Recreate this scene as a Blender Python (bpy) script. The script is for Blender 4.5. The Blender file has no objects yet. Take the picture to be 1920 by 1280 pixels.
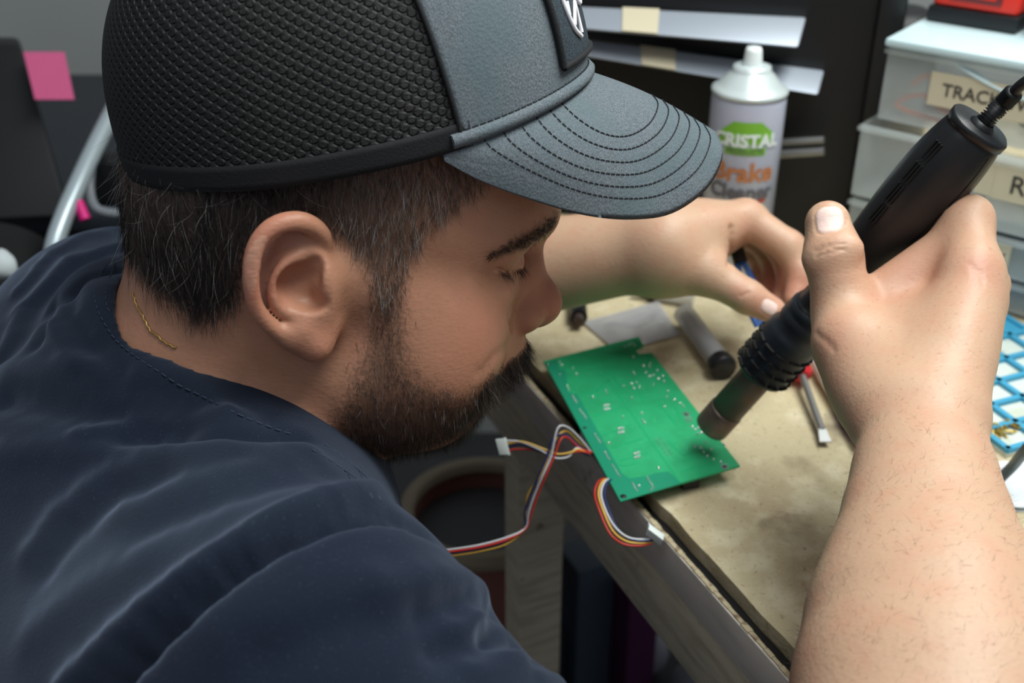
import bpy, bmesh, math, random
import numpy as np
from mathutils import Vector, Matrix
random.seed(7); rng = np.random.default_rng(7)
scn = bpy.context.scene
PI = math.pi
# ---------------------------------------------------------------- camera, world, lights, exposure
FC = 40.0/36.0*1920.0
CAMZ = 1.378
CAM = np.array([0.0, 0.0, CAMZ])
cp, sp = math.cos(math.radians(30)), math.sin(math.radians(30))
RIGHT = np.array([1.0, 0, 0]); UP = np.array([0, sp, cp]); FWD = np.array([0, cp, -sp])
cam_data = bpy.data.cameras.new('camera'); cam = bpy.data.objects.new('camera', cam_data)
scn.collection.objects.link(cam); scn.camera = cam
cam.location = CAM; cam.rotation_euler = (math.radians(60), 0, 0)
cam_data.lens = 40; cam_data.sensor_width = 36; cam_data.clip_start = 0.02
cam_data.dof.use_dof = True; cam_data.dof.focus_distance = 0.565; cam_data.dof.aperture_fstop = 8.0
scn.view_settings.view_transform = 'Standard'; scn.view_settings.look = 'None'
scn.view_settings.gamma = 1.0; scn.view_settings.use_curve_mapping = False
scn.view_settings.exposure = 0.0
scn.cycles.caustics_reflective = False; scn.cycles.caustics_refractive = False
world = bpy.data.worlds.new('room_light'); scn.world = world; world.use_nodes = True
bg = world.node_tree.nodes['Background']; bg.inputs[0].default_value = (0.85, 0.92, 1.0, 1); bg.inputs[1].default_value = 0.23

def area(name, loc, target, size, sizey, power, color):
    d = bpy.data.lights.new(name, 'AREA'); d.shape = 'RECTANGLE'; d.size = size; d.size_y = sizey
    d.energy = power; d.color = color
    o = bpy.data.objects.new(name, d); scn.collection.objects.link(o); o.location = loc
    o.rotation_euler = (Vector(target) - Vector(loc)).to_track_quat('-Z', 'Y').to_euler(); return o
area('ceiling_tube_light', (0.52, 0.66, 2.15), (0.36, 0.74, 0.9), 1.3, 0.45, 25.5, (0.95, 1.0, 0.96))
area('ceiling_panel_light', (-0.4, -0.5, 2.4), (-0.1, 0.5, 1.0), 0.9, 0.9, 3.0, (0.86, 0.93, 1.0))

# ---------------------------------------------------------------- small helpers
def W(x, y, d): return CAM + x*RIGHT + y*UP + d*FWD
def P(px, py, d): return W((px-960)/FC*d, (640-py)/FC*d, d)
def T(px, py, z=0.9):
    v = (640-py)/FC; d = (z-CAMZ)/(cp*v - sp); return P(px, py, d)
def project(V):
    q = V - CAM; x = q @ RIGHT; y = q @ UP; d = q @ FWD
    return 960+FC*x/d, 640-FC*y/d, d
def nrm(v): v = np.asarray(v, float); return v/np.linalg.norm(v)

def rgb(h):
    h = h.lstrip('#'); c = [int(h[i:i+2], 16)/255 for i in (0, 2, 4)]
    return tuple((x/12.92 if x <= .04045 else ((x+.055)/1.055)**2.4) for x in c)
def mat(name, col, rough=.6, metal=0., spec=.5, noise=None, bump=None, sss=0., trans=0., alpha=1., coat=0., emis=None, ior=1.45):
    m = bpy.data.materials.new(name); m.use_nodes = True; nt = m.node_tree; b = nt.nodes['Principled BSDF']
    c = rgb(col) if isinstance(col, str) else col
    b.inputs['Base Color'].default_value = (*c, 1); b.inputs['Roughness'].default_value = rough
    b.inputs['Metallic'].default_value = metal; b.inputs['Specular IOR Level'].default_value = spec
    b.inputs['Transmission Weight'].default_value = trans; b.inputs['Alpha'].default_value = alpha
    b.inputs['Coat Weight'].default_value = coat; b.inputs['IOR'].default_value = ior
    if sss:
        b.inputs['Subsurface Weight'].default_value = sss
        b.inputs['Subsurface Radius'].default_value = (.006, .0025, .0015); b.inputs['Subsurface Scale'].default_value = 1.0
    if emis: b.inputs['Emission Color'].default_value = (*emis[:3], 1); b.inputs['Emission Strength'].default_value = emis[3]
    tc = nt.nodes.new('ShaderNodeTexCoord')
    if noise:   # list of (scale, colour2, lo, hi[, stretch])
        prev = None
        for it in noise:
            sc, c2, lo, hi = it[:4]
            n = nt.nodes.new('ShaderNodeTexNoise'); n.inputs['Scale'].default_value = sc; n.inputs['Detail'].default_value = 6
            mp = nt.nodes.new('ShaderNodeMapping'); nt.links.new(tc.outputs['Object'], mp.inputs[0])
            if len(it) > 4: mp.inputs['Scale'].default_value = it[4]
            if len(it) > 5: mp.inputs['Rotation'].default_value = it[5]
            nt.links.new(mp.outputs[0], n.inputs['Vector'])
            r = nt.nodes.new('ShaderNodeMapRange'); r.inputs[1].default_value = lo; r.inputs[2].default_value = hi
            nt.links.new(n.outputs[0], r.inputs[0])
            mx = nt.nodes.new('ShaderNodeMix'); mx.data_type = 'RGBA'
            nt.links.new(r.outputs[0], mx.inputs[0])
            if prev is None: mx.inputs[6].default_value = (*c, 1)
            else: nt.links.new(prev, mx.inputs[6])
            mx.inputs[7].default_value = (*(rgb(c2) if isinstance(c2, str) else c2), 1); prev = mx.outputs[2]
        nt.links.new(prev, b.inputs['Base Color'])
    if bump:    # list of (type, scale, strength, distance[, stretch])
        pn = None
        for it in bump:
            kind, sc, st, dist = it[:4]
            t = nt.nodes.new({'n': 'ShaderNodeTexNoise', 'v': 'ShaderNodeTexVoronoi', 'w': 'ShaderNodeTexWave'}[kind])
            t.inputs['Scale'].default_value = sc
            mp = nt.nodes.new('ShaderNodeMapping'); nt.links.new(tc.outputs['Object'], mp.inputs[0])
            if len(it) > 4: mp.inputs['Scale'].default_value = it[4]
            if len(it) > 5: mp.inputs['Rotation'].default_value = it[5]
            nt.links.new(mp.outputs[0], t.inputs['Vector'])
            bp = nt.nodes.new('ShaderNodeBump'); bp.inputs['Strength'].default_value = st; bp.inputs['Distance'].default_value = dist
            nt.links.new(t.outputs[0], bp.inputs['Height'])
            if pn: nt.links.new(pn, bp.inputs['Normal'])
            pn = bp.outputs[0]
        nt.links.new(pn, b.inputs['Normal'])
    return m

def link(o, parent=None):
    scn.collection.objects.link(o)
    if parent is not None:
        o.parent = parent; o.matrix_parent_inverse = Matrix.Translation(-Vector(parent.location))
    return o
def tag(o, label, cat, group=None, kind=None):
    o['label'] = label
    if cat: o['category'] = cat
    if group: o['group'] = group
    if kind: o['kind'] = kind
    return o
def struct(o, name=None): o['kind'] = 'structure'; return o
def empty(name, loc, label, cat, group=None):
    o = bpy.data.objects.new(name, None); o.location = Vector(loc); o.empty_display_size = .02
    scn.collection.objects.link(o); return tag(o, label, cat, group)
def mesh_obj(name, V, Fs, m, parent=None, smooth=True, plabel=None):
    me = bpy.data.meshes.new(name); me.from_pydata([tuple(map(float, v)) for v in V], [], [tuple(map(int, f)) for f in Fs]); me.update()
    if m: me.materials.append(m)
    if smooth: me.shade_smooth()
    o = bpy.data.objects.new(name, me); link(o, parent)
    if plabel: o['label'] = plabel
    return o
class MB:
    """collects shapes into one mesh"""
    def __init__(s): s.V = []; s.F = []; s.M = []; s.S = []
    def add(s, V, F, mi=0, sm=False):
        b = len(s.V); s.V += [tuple(map(float, v)) for v in V]; s.F += [tuple(i+b for i in f) for f in F]
        s.M += [mi]*len(F); s.S += [sm]*len(F); return s
    def box(s, c, sx, sy, sz, ax=None, mi=0):
        ax = np.eye(3) if ax is None else np.array(ax); c = np.array(c, float)
        V = [c + a*sx/2*ax[0] + b*sy/2*ax[1] + d*sz/2*ax[2] for a in (-1, 1) for b in (-1, 1) for d in (-1, 1)]
        return s.add(V, [(0, 1, 3, 2), (4, 6, 7, 5), (0, 4, 5, 1), (2, 3, 7, 6), (0, 2, 6, 4), (1, 5, 7, 3)], mi)
    def hexa(s, V8, mi=0):   # bottom 4, top 4
        return s.add(V8, [(3, 2, 1, 0), (4, 5, 6, 7), (0, 1, 5, 4), (1, 2, 6, 5), (2, 3, 7, 6), (3, 0, 4, 7)], mi)
    def prism(s, pts, h, up=(0, 0, 1), mi=0):
        up = np.array(up, float); n = len(pts); V = [np.array(p, float) for p in pts] + [np.array(p, float)+h*up for p in pts]
        F = [tuple(range(n))[::-1], tuple(range(n, 2*n))] + [(i, (i+1) % n, n+(i+1) % n, n+i) for i in range(n)]
        return s.add(V, F, mi)
    def tube(s, pts, r, n=12, mi=0, cap=True, flat=1.0):
        pts = [np.array(p, float) for p in pts]; k = len(pts); rr = r if hasattr(r, '__len__') else [r]*k
        V = []; F = []; t0 = nrm(pts[1]-pts[0]); a = np.cross(t0, (0, 0, 1));
        if np.linalg.norm(a) < .05: a = np.cross(t0, (0, 1, 0))
        a = nrm(a)
        for i in range(k):
            t = nrm(pts[min(i+1, k-1)]-pts[max(i-1, 0)]); a = nrm(a - (a@t)*t); b = np.cross(t, a)
            for j in range(n):
                w = 2*PI*j/n; V.append(pts[i]+rr[i]*(math.cos(w)*a+flat*math.sin(w)*b))
        for i in range(k-1):
            for j in range(n): F.append((i*n+j, i*n+(j+1) % n, (i+1)*n+(j+1) % n, (i+1)*n+j))
        s.add(V, F, mi, True)
        if cap:
            s.add(V[:n], [tuple(range(n))[::-1]], mi); s.add(V[-n:], [tuple(range(n))], mi)
        return s
    def lathe(s, base, axis, prof, n=32, mi=0):   # prof: (height, radius)
        axis = nrm(axis); a = np.cross(axis, (0, 0, 1))
        if np.linalg.norm(a) < .05: a = np.cross(axis, (0, 1, 0))
        a = nrm(a); b = np.cross(axis, a); base = np.array(base, float); V = []; F = []
        for (h, r) in prof:
            for j in range(n):
                w = 2*PI*j/n; V.append(base+h*axis+r*(math.cos(w)*a+math.sin(w)*b))
        for i in range(len(prof)-1):
            for j in range(n): F.append((i*n+j, i*n+(j+1) % n, (i+1)*n+(j+1) % n, (i+1)*n+j))
        return s.add(V, F, mi, True)
    def build(s, name, mats, parent=None, bevel=0, seg=2, plabel=None):
        me = bpy.data.meshes.new(name); me.from_pydata(s.V, [], s.F)
        for m in (mats if isinstance(mats, (list, tuple)) else [mats]): me.materials.append(m)
        for i, p in enumerate(me.polygons): p.material_index = s.M[i]; p.use_smooth = s.S[i]
        if bevel:
            bm = bmesh.new(); bm.from_mesh(me); bmesh.ops.remove_doubles(bm, verts=bm.verts, dist=1e-6)
            es = [e for e in bm.edges if len(e.link_faces) == 2 and e.calc_face_angle(0) > .6]
            bmesh.ops.bevel(bm, geom=es, offset=bevel, segments=seg, affect='EDGES', profile=.6)
            bm.to_mesh(me); bm.free()
            for p in me.polygons: p.use_smooth = True
            me.set_sharp_from_angle(angle=.6)
        me.update(); o = bpy.data.objects.new(name, me); link(o, parent)
        if plabel: o['label'] = plabel
        return o
def spline(pts, n=8):
    pts = [np.array(p, float) for p in pts]; out = []
    Q = [2*pts[0]-pts[1]] + pts + [2*pts[-1]-pts[-2]]
    for i in range(1, len(Q)-2):
        p0, p1, p2, p3 = Q[i-1:i+3]
        for k in range(n):
            t = k/n; out.append(.5*((2*p1)+(-p0+p2)*t+(2*p0-5*p1+4*p2-p3)*t*t+(-p0+3*p1-3*p2+p3)*t**3))
    return out+[pts[-1]]
def text_mesh(body, size, origin, xdir, ydir, m, parent, name='lettering', ext=.0002, bold=0., surf=None):
    cu = bpy.data.curves.new(name, 'FONT'); cu.body = body; cu.size = size; cu.extrude = ext; cu.offset = bold
    cu.align_x = 'CENTER'; cu.align_y = 'CENTER'; cu.resolution_u = 3
    to = bpy.data.objects.new(name, cu); scn.collection.objects.link(to)
    dg = bpy.context.evaluated_depsgraph_get(); me = bpy.data.meshes.new_from_object(to.evaluated_get(dg))
    bpy.data.objects.remove(to); xd, yd = nrm(xdir), nrm(ydir); zd = np.cross(xd, yd)
    for v in me.vertices:
        c = v.co
        v.co = Vector(surf(c.x, c.y, c.z)) if surf else Vector(origin + c.x*xd + c.y*yd + c.z*zd)
    me.materials.clear(); me.materials.append(m)
    o = bpy.data.objects.new(name, me); link(o, parent); return o

# ---------------------------------------------------------------- implicit surface engine (smooth unions, meshed with surface nets)
def Ell(c, r, ax=None, k=.01, op='u'):
    return dict(t='e', c=np.array(c, float), r=np.array(r, float), ax=np.eye(3) if ax is None else np.array(ax, float), k=k, op=op, bc=np.array(c, float), br=float(max(r)))
def Cap(a, b, ra, rb=None, k=.01, op='u', flat=None):
    a = np.array(a, float); b = np.array(b, float); rb = ra if rb is None else rb
    return dict(t='c', a=a, b=b, ra=ra, rb=rb, k=k, op=op, flat=flat, bc=(a+b)/2, br=float(np.linalg.norm(a-b)/2+max(ra, rb)))
def pdist(p, X):
    if p['t'] == 'e':
        q = (X - p['c'].astype(np.float32)) @ p['ax'].T.astype(np.float32)
        r = p['r'].astype(np.float32); k0 = np.sqrt(((q/r)**2).sum(1)); k1 = np.sqrt(((q/(r*r))**2).sum(1))+1e-9
        return k0*(k0-1)/k1
    a = p['a'].astype(np.float32); ba = (p['b']-p['a']).astype(np.float32); pa = X-a
    h = np.clip((pa@ba)/max(float(ba@ba), 1e-12), 0, 1); v = pa-h[:, None]*ba
    if p['flat'] is not None:
        n, s = p['flat']; n = np.array(n, np.float32); c = v@n; v = v+np.outer(c*(1/s-1), n)
        return (np.sqrt((v*v).sum(1))-(p['ra']+(p['rb']-p['ra'])*h))*s**.5
    return np.sqrt((v*v).sum(1))-(p['ra']+(p['rb']-p['ra'])*h)
def sdf(prims, X):
    d = np.full(len(X), 1.0, np.float32)
    for p in prims:
        e = pdist(p, X); k = p['k']
        if p['op'] == 'u':
            h = np.maximum(k-np.abs(d-e), 0)/k; d = np.minimum(d, e)-h*h*k*.25
        else:
            e = -e; h = np.maximum(k-np.abs(d-e), 0)/k; d = np.maximum(d, e)+h*h*k*.25
    return d
def sdf_mesh(prims, vox, smooth=2):
    lo = np.min([p['bc']-p['br'] for p in prims if p['op'] == 'u'], axis=0)-.01
    hi = np.max([p['bc']+p['br'] for p in prims if p['op'] == 'u'], axis=0)+.01
    S = 32; nb = np.ceil((hi-lo)/(S*vox)).astype(int)+1; brad = S*vox*.9
    OFF = 1 << 20; keys = []; pos = []; faces = []
    key = lambda I: (I[..., 0].astype(np.int64)*4096+I[..., 1])*4096+I[..., 2]
    g = np.arange(S+2); G = np.stack(np.meshgrid(g, g, g, indexing='ij'), -1)
    cg = np.linspace(0, S+1, 6); CG = np.stack(np.meshgrid(cg, cg, cg, indexing='ij'), -1).reshape(-1, 3)
    for bx in range(nb[0]):
        for by in range(nb[1]):
            for bz in range(nb[2]):
                i0 = np.array([bx, by, bz])*S; cen = lo+(i0+S/2)*vox
                near = [p for p in prims if np.linalg.norm(p['bc']-cen) < p['br']+brad+.055]
                if not any(p['op'] == 'u' for p in near): continue
                dc = sdf(near, (lo+(i0+CG)*vox).astype(np.float32))
                if (dc.min() > 0 or dc.max() < 0) and np.abs(dc).min() > S*vox/3: continue
                X = (lo+(i0+G)*vox).reshape(-1, 3).astype(np.float32); D = sdf(near, X).reshape(S+2, S+2, S+2)
                ins = D < 0
                n = S+1
                cs = [ins[a:a+n, b:b+n, c:c+n] for a in (0, 1) for b in (0, 1) for c in (0, 1)]
                tot = sum(c.astype(np.int8) for c in cs); act = np.argwhere((tot > 0) & (tot < 8))
                if not len(act): continue
                acc = np.zeros((len(act), 3)); cnt = np.zeros(len(act))
                for ax in range(3):
                    o1, o2 = [q for q in range(3) if q != ax]
                    for a in (0, 1):
                        for b in (0, 1):
                            off = np.zeros(3, int); off[o1] = a; off[o2] = b; of2 = off.copy(); of2[ax] = 1
                            p0 = act+off; p1 = act+of2; d0 = D[tuple(p0.T)]; d1 = D[tuple(p1.T)]
                            m = (d0 < 0) != (d1 < 0); t = np.where(m, d0/np.where(m, d0-d1, 1), 0)
                            q = off[None].repeat(len(act), 0).astype(float); q[:, ax] = t
                            acc += q*m[:, None]; cnt += m
                keys.append(key(act+i0)); pos.append(lo+(act+i0+acc/cnt[:, None])*vox)
                for ax in range(3):
                    o1, o2 = [(1, 2), (2, 0), (0, 1)][ax]
                    sl = [slice(1, S+1)]*3; s2 = list(sl); s2[ax] = slice(2, S+2)
                    A = ins[tuple(sl)]; B = ins[tuple(s2)]
                    for sign in (True, False):
                        E = np.argwhere((A != B) & (A == sign))+1
                        if not len(E): continue
                        e1 = np.zeros(3, int); e1[o1] = 1; e2 = np.zeros(3, int); e2[o2] = 1
                        q = [E-e1-e2, E-e2, E, E-e1]
                        if not sign: q = q[::-1]
                        faces.append(np.stack([key(z+i0) for z in q], 1))
    keys = np.concatenate(keys); pos = np.concatenate(pos); Fk = np.concatenate(faces)
    uk, idx = np.unique(keys, return_index=True); V = pos[idx]; F = np.searchsorted(uk, Fk)
    ok = (uk[np.clip(F, 0, len(uk)-1)] == Fk).all(1); F = F[ok]
    for _ in range(smooth): V = lap(V, F, .5)
    return V, F
def lap(V, F, w=.5):
    i = np.concatenate([F[:, 0], F[:, 1], F[:, 2], F[:, 3]]); j = np.concatenate([F[:, 1], F[:, 2], F[:, 3], F[:, 0]])
    a = np.concatenate([i, j]); b = np.concatenate([j, i]); c = np.bincount(a, minlength=len(V)).astype(float); c[c == 0] = 1
    M = np.stack([np.bincount(a, weights=V[b, k], minlength=len(V)) for k in range(3)], 1)/c[:, None]
    return V*(1-w)+M*w
def vnormals(V, F):
    n = np.cross(V[F[:, 2]]-V[F[:, 0]], V[F[:, 3]]-V[F[:, 1]]); N = np.zeros_like(V)
    for k in range(3):
        for c in range(4): N[:, k] += np.bincount(F[:, c], weights=n[:, k], minlength=len(V))
    return N/(np.linalg.norm(N, axis=1)[:, None]+1e-12)
def fast_obj(name, V, F, m, parent=None):
    me = bpy.data.meshes.new(name); me.vertices.add(len(V)); me.vertices.foreach_set('co', V.astype(np.float32).ravel())
    me.loops.add(F.size); me.loops.foreach_set('vertex_index', F.astype(np.int32).ravel()); me.polygons.add(len(F))
    me.polygons.foreach_set('loop_start', np.arange(0, F.size, F.shape[1], dtype=np.int32))
    me.polygons.foreach_set('use_smooth', np.ones(len(F), bool)); me.update(calc_edges=True); me.validate()
    if m: me.materials.append(m)
    o = bpy.data.objects.new(name, me); link(o, parent); return o
def seg_dist(X, pts):
    best = np.full(len(X), 9e9)
    for a, b in zip(pts[:-1], pts[1:]):
        ba = b-a; h = np.clip(((X-a)@ba)/(ba@ba+1e-12), 0, 1); best = np.minimum(best, np.linalg.norm(X-a-h[:, None]*ba, axis=1))
    return best
def on_surface(V, N, pxs, rad=4.0, maxstep=6):
    """3D points of the camera-side surface seen along a picture polyline (used to lay folds, seams and creases on it)"""
    u, v, d = project(V); vis = ((V-CAM)*N).sum(1) < 0; out = []
    pl = []
    for a, b in zip(pxs[:-1], pxs[1:]):
        k = max(1, int(math.hypot(b[0]-a[0], b[1]-a[1])/maxstep))
        for i in range(k): pl.append((a[0]+(b[0]-a[0])*i/k, a[1]+(b[1]-a[1])*i/k))
    pl.append(pxs[-1])
    for (x, y) in pl:
        for R_ in (rad, rad*2.5, rad*6):
            m = np.where(vis & (np.abs(u-x) < R_) & (np.abs(v-y) < R_))[0]
            if len(m): break
        if not len(m): continue
        out.append(V[m[np.argmin(d[m])]])
    return np.array(out)
def pip(x, y, poly):
    c = np.zeros(len(x), bool); n = len(poly)
    for i in range(n):
        x1, y1 = poly[i]; x2, y2 = poly[(i+1) % n]
        if y1 == y2: continue
        c ^= ((y1 > y) != (y2 > y)) & (x < (x2-x1)*(y-y1)/(y2-y1)+x1)
    return c
# ================================================================ THE MAN
# head frame: F forward, U up, R his right; origin between the ear canals
def _frame(rx, ry, ang):
    r = nrm([rx, ry, -math.sqrt(1-rx*rx-ry*ry)]); a = (math.cos(ang), math.sin(ang))
    f = nrm([a[0], a[1], -(r[0]*a[0]+r[1]*a[1])/r[2]]); u = np.cross(r, f); u = u if u[1] > 0 else -u
    w = lambda c: c[0]*RIGHT + c[1]*UP + c[2]*FWD
    return w(f), w(u), w(r)
HF, HU, HR = _frame(.15, -.33, -.15); HAX = np.array([HF, HU, HR])
HO = P(612, 548, .53) - .078*HR
def hw(f, u, r): return HO + f*HF + u*HU + r*HR
def hray(px, py, r):   # point of the sagittal plane at offset r seen at a picture position -> (F, U)
    dvec = P(px, py, 1.0)-CAM; o = CAM-HO; t = (r-o@HR)/(dvec@HR); X = o+t*dvec; return X@HF, X@HU
def hp(px, py, r): f, u = hray(px, py, r); return hw(f, u, r)
B = []
def hE(f, u, r, rf, ru, rr, k=.01, op='u', sym=False, tilt=0., yaw=0.):
    for s in ((1, -1) if sym else (1,)):
        ax = HAX.copy()
        if tilt: c_, s_ = math.cos(tilt), math.sin(tilt); ax = np.array([c_*ax[0]+s_*ax[1], -s_*ax[0]+c_*ax[1], ax[2]])
        if yaw: c_, s_ = math.cos(yaw*s), math.sin(yaw*s); ax = np.array([c_*ax[0]+s_*ax[2], ax[1], -s_*ax[0]+c_*ax[2]])
        B.append(Ell(hw(f, u, r*s), (rf, ru, rr), ax, k, op))
def hC(a, b, ra, rb=None, k=.01, op='u', sym=False, flat=None):
    for s in ((1, -1) if sym else (1,)):
        B.append(Cap(hw(a[0], a[1], a[2]*s), hw(b[0], b[1], b[2]*s), ra, rb, k, op, flat))
# skull, face, jaw
hE(.003, .045, 0, .108, .088, .079, .01)
hE(-.042, .02, 0, .056, .062, .070, .03)
hE(.054, -.018, 0, .051, .070, .056, .02)
hE(.060, .035, 0, .046, .050, .056, .02)
hC((.020, .004, .064), (.072, -.012, .040), .012, .013, .02, sym=True)
hE(.055, -.034, .037, .034, .034, .027, .025, sym=True)
hE(.040, -.040, .044, .040, .040, .028, .03, sym=True)
hC((.020, -.054, .052), (.070, -.076, .016), .019, .014, .025, sym=True)
hE(.075, -.071, 0, .020, .017, .024, .02)
hE(.0925, -.040, 0, .024, .024, .026, .015)
hC((.094, .037, .008), (.083, .034, .044), .0155, .011, .02, sym=True)
hE(.078, .055, 0, .030, .035, .045, .02)
# eye socket, eyeball, lids
hE(.107, .0165, .029, .022, .0115, .022, .016, 's', sym=True)
hE(.0850, .0175, .0320, .0140, .0125, .0155, .005, sym=True)
hC((.0965, .0035, .022), (.0885, .004, .044), .004, .004, .010, sym=True)
# nose
hC((.098, .024, 0), (.1165, -.006, 0), .0085, .0105, .010)
hE(.1190, -.0110, 0, .0130, .0120, .0120, .008)
hE(.1075, -.0160, .0130, .0120, .0095, .0085, .005, sym=True)
hC((.104, .010, .008), (.106, -.012, .010), .006, .007, .010, sym=True)
hC((.118, -.0165, 0), (.100, -.0240, 0), .0065, .0065, .006)
hE(.113, -.0232, .0062, .0055, .0032, .0032, .003, 's', sym=True)
# lips
hC((.108, -.040, 0), (.093, -.044, .020), .0070, .0040, .008, sym=True)
hC((.109, -.048, 0), (.092, -.049, .022), .0050, .0028, .004, sym=True)
hC((.102, -.057, 0), (.088, -.053, .021), .0058, .0030, .005, sym=True)
hC((.105, -.0525, 0), (.088, -.0505, .024), .0010, .0008, .003, 's', sym=True)
# neck
NB = W(-.166, -.034, .622)
hC((-.030, -.010, 0), (-.032, -.045, 0), .057, .058, .03)
B.append(Cap(hw(-.030, -.040, 0), NB, .058, .070, .03))
hC((.035, -.062, .0), (-.005, -.080, .0), .042, .05, .03)
# ears: plate, rim, inner fold, tragus, lobe, bowl
def earpt(x, y, r): f, u = hray(x, y, r); return (f, u, r)
ec = earpt(545, 545, .086)
hE(ec[0], ec[1], .0835, .0185, .031, .0055, .006, sym=True, tilt=.22, yaw=.22)
hC(earpt(600, 520, .076), earpt(590, 600, .074), .012, .011, .012, sym=True)
rim = [(612, 470, .0800), (603, 440, .0845), (575, 420, .0890), (540, 417, .0925), (505, 432, .0950), (482, 462, .0965), (473, 498, .0970), (472, 535, .0965), (480, 572, .0950), (498, 603, .0930), (524, 624, .0900), (553, 642, .0875)]
rr = [.0030, .0040, .0046, .0046, .0044, .0042, .0040, .0037, .0035, .0034, .0036, .0044]
rim4 = spline([np.array(list(p)+[r*100]) for p, r in zip(rim, rr)], 3)
for p_, q_ in zip(rim4[:-1], rim4[1:]): hC(earpt(*p_[:3]), earpt(*q_[:3]), p_[3]/100, q_[3]/100, .0016, sym=True)
hC(earpt(562, 618, .0868), earpt(592, 648, .0840), .0066, .0058, .006, sym=True)
hC(earpt(592, 648, .0840), earpt(606, 610, .0790), .0052, .0050, .008, sym=True)
hE(*earpt(507, 500, .0935), .0042, .016, .0042, .004, 's', sym=True, tilt=.12)
hE(*earpt(545, 452, .0915), .010, .0045, .0040, .004, 's', sym=True, tilt=-.2)
anti = [(585, 470, .0845), (560, 478, .0870), (535, 497, .0895), (518, 525, .0905), (513, 555, .0900), (524, 580, .0885), (548, 588, .0875), (572, 582, .0860)]
an4 = spline([np.array(p) for p in anti], 3)
for p_, q_ in zip(an4[:-1], an4[1:]): hC(earpt(*p_), earpt(*q_), .0030, .0030, .0016, sym=True)
hE(*earpt(560, 535, .0895), .0100, .0098, .0095, .003, 's', sym=True, tilt=.2)
hE(*earpt(578, 562, .0880), .0085, .0050, .0075, .003, 's', sym=True)
hC(earpt(590, 498, .0895), earpt(578, 520, .0875), .0040, .0045, .003, 's', sym=True)
hC(earpt(610, 532, .0815), earpt(611, 558, .0810), .0052, .0048, .004, sym=True)
# shoulders, right arm (towards the camera), left arm (beyond the face)
SH_R = P(590, 1245, .465); EL_R = W(.140, -.246, .360); WR_R = P(1728, 800, .575)
SH_L = W(-.262, .006, .775); EL_L = W(-.125, .038, .95); WR_L = P(1235, 462, .845)
B.append(Cap(NB+W(0, -.03, 0)-CAM, SH_R, .050, .045, .03)); B.append(Cap(NB+W(0, -.03, 0)-CAM, SH_L, .055, .045, .03))
SPINE = W(-.42, -.33, .66)
B.append(Cap(NB+W(-.02, -.06, .02)-CAM, SPINE, .10, .11, .04))
_q1, _q2 = P(700, 1400, .455), P(960, 1640, .43); B.append(Cap(SH_R, _q1, .042, .042, .02)); B.append(Cap(_q1, _q2, .042, .044, .02)); B.append(Cap(_q2, EL_R, .044, .050, .02)); B.append(Cap(SH_L, EL_L, .044, .040, .02))
_ax = nrm(WR_R-EL_R); _n = nrm(CAM-WR_R); _n = nrm(_n-(_n@_ax)*_ax)
_ch = [(0, .050), (.30, .0575), (.50, .0565), (.616, .0520), (.696, .0450), (.80, .0375), (.882, .0332), (1.0, .0300)]
for (t0, r0), (t1, r1) in zip(_ch[:-1], _ch[1:]): B.append(Cap(EL_R+(WR_R-EL_R)*t0, EL_R+(WR_R-EL_R)*t1, r0, r1, .006, flat=(_n, .86)))
# right hand: metacarpals, knuckles, fingers wrapped round the handle, thumb
G0 = W(.1375, -.0590, .785); G1 = W(.2579, .1190, .625)      # hot-air handle axis: nozzle tip, rear end
GD = nrm(G1-G0)
MCP = [P(1822, 508, .622), P(1826, 566, .622), P(1822, 618, .636), P(1790, 660, .654)]
hand_k = .016
for i, m in enumerate(MCP):
    st = WR_R + (i-1.2)*.010*nrm(np.cross(_ax, _n))*(-1) + _ax*.012
    B.append(Cap(st, m, .0185, (.0150, .0155, .0145, .0130)[i], hand_k))
B.append(Ell(P(1700, 660, .618), (.036, .044, .019), np.array([nrm(np.cross(_ax, _n)), _ax, _n]), .02))
B.append(Ell(P(1622, 690, .625), (.019, .034, .017), np.array([nrm(np.cross(_ax, _n)), _ax, _n]), .02))
# index finger: proximal phalanx rises to its knuckle beside the handle, then wraps behind
PIP = P(1817, 410, .640)
B.append(Cap(MCP[0], PIP, .0140, .0128, .010))
B.append(Cap(PIP, P(1760, 392, .690), .0122, .0108, .006)); B.append(Cap(P(1760, 392, .690), P(1690, 420, .705), .0104, .0090, .006))
fing = [[P(1845, 535, .645), P(1795, 480, .690), P(1700, 470, .702)], [P(1825, 600, .655), P(1765, 545, .712), P(1670, 535, .722)], [P(1800, 650, .668), P(1725, 605, .722), P(1640, 595, .730)]]
for i, ch in enumerate(fing):
    pr = MCP[i+1]; rr_ = [.0138, .0125, .0112, .0092]
    for j, q in enumerate(ch): B.append(Cap(pr, q, rr_[j]*(1-.05*i), rr_[j+1]*(1-.05*i), .007)); pr = q
# web and thumb
B.append(Cap(P(1655, 548, .648), P(1800, 448, .645), .0125, .0130, .012))
tm, ti, tt = P(1583, 590, .643), P(1562, 478, .642), P(1552, 418, .646)
B.append(Cap(P(1660, 740, .604), P(1590, 640, .628), .0190, .0170, .014)); B.append(Cap(P(1590, 640, .628), tm, .0170, .0164, .010))
B.append(Cap(tm, ti, .0165, .0158, .008)); B.append(Cap(ti, tt, .0156, .0127, .005, flat=(nrm(CAM-ti), .85)))
B.append(Ell(P(1562, 475, .634), (.0150, .009, .0065), np.array([RIGHT, nrm(ti-tm), nrm(CAM-ti)]), .006))
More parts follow.
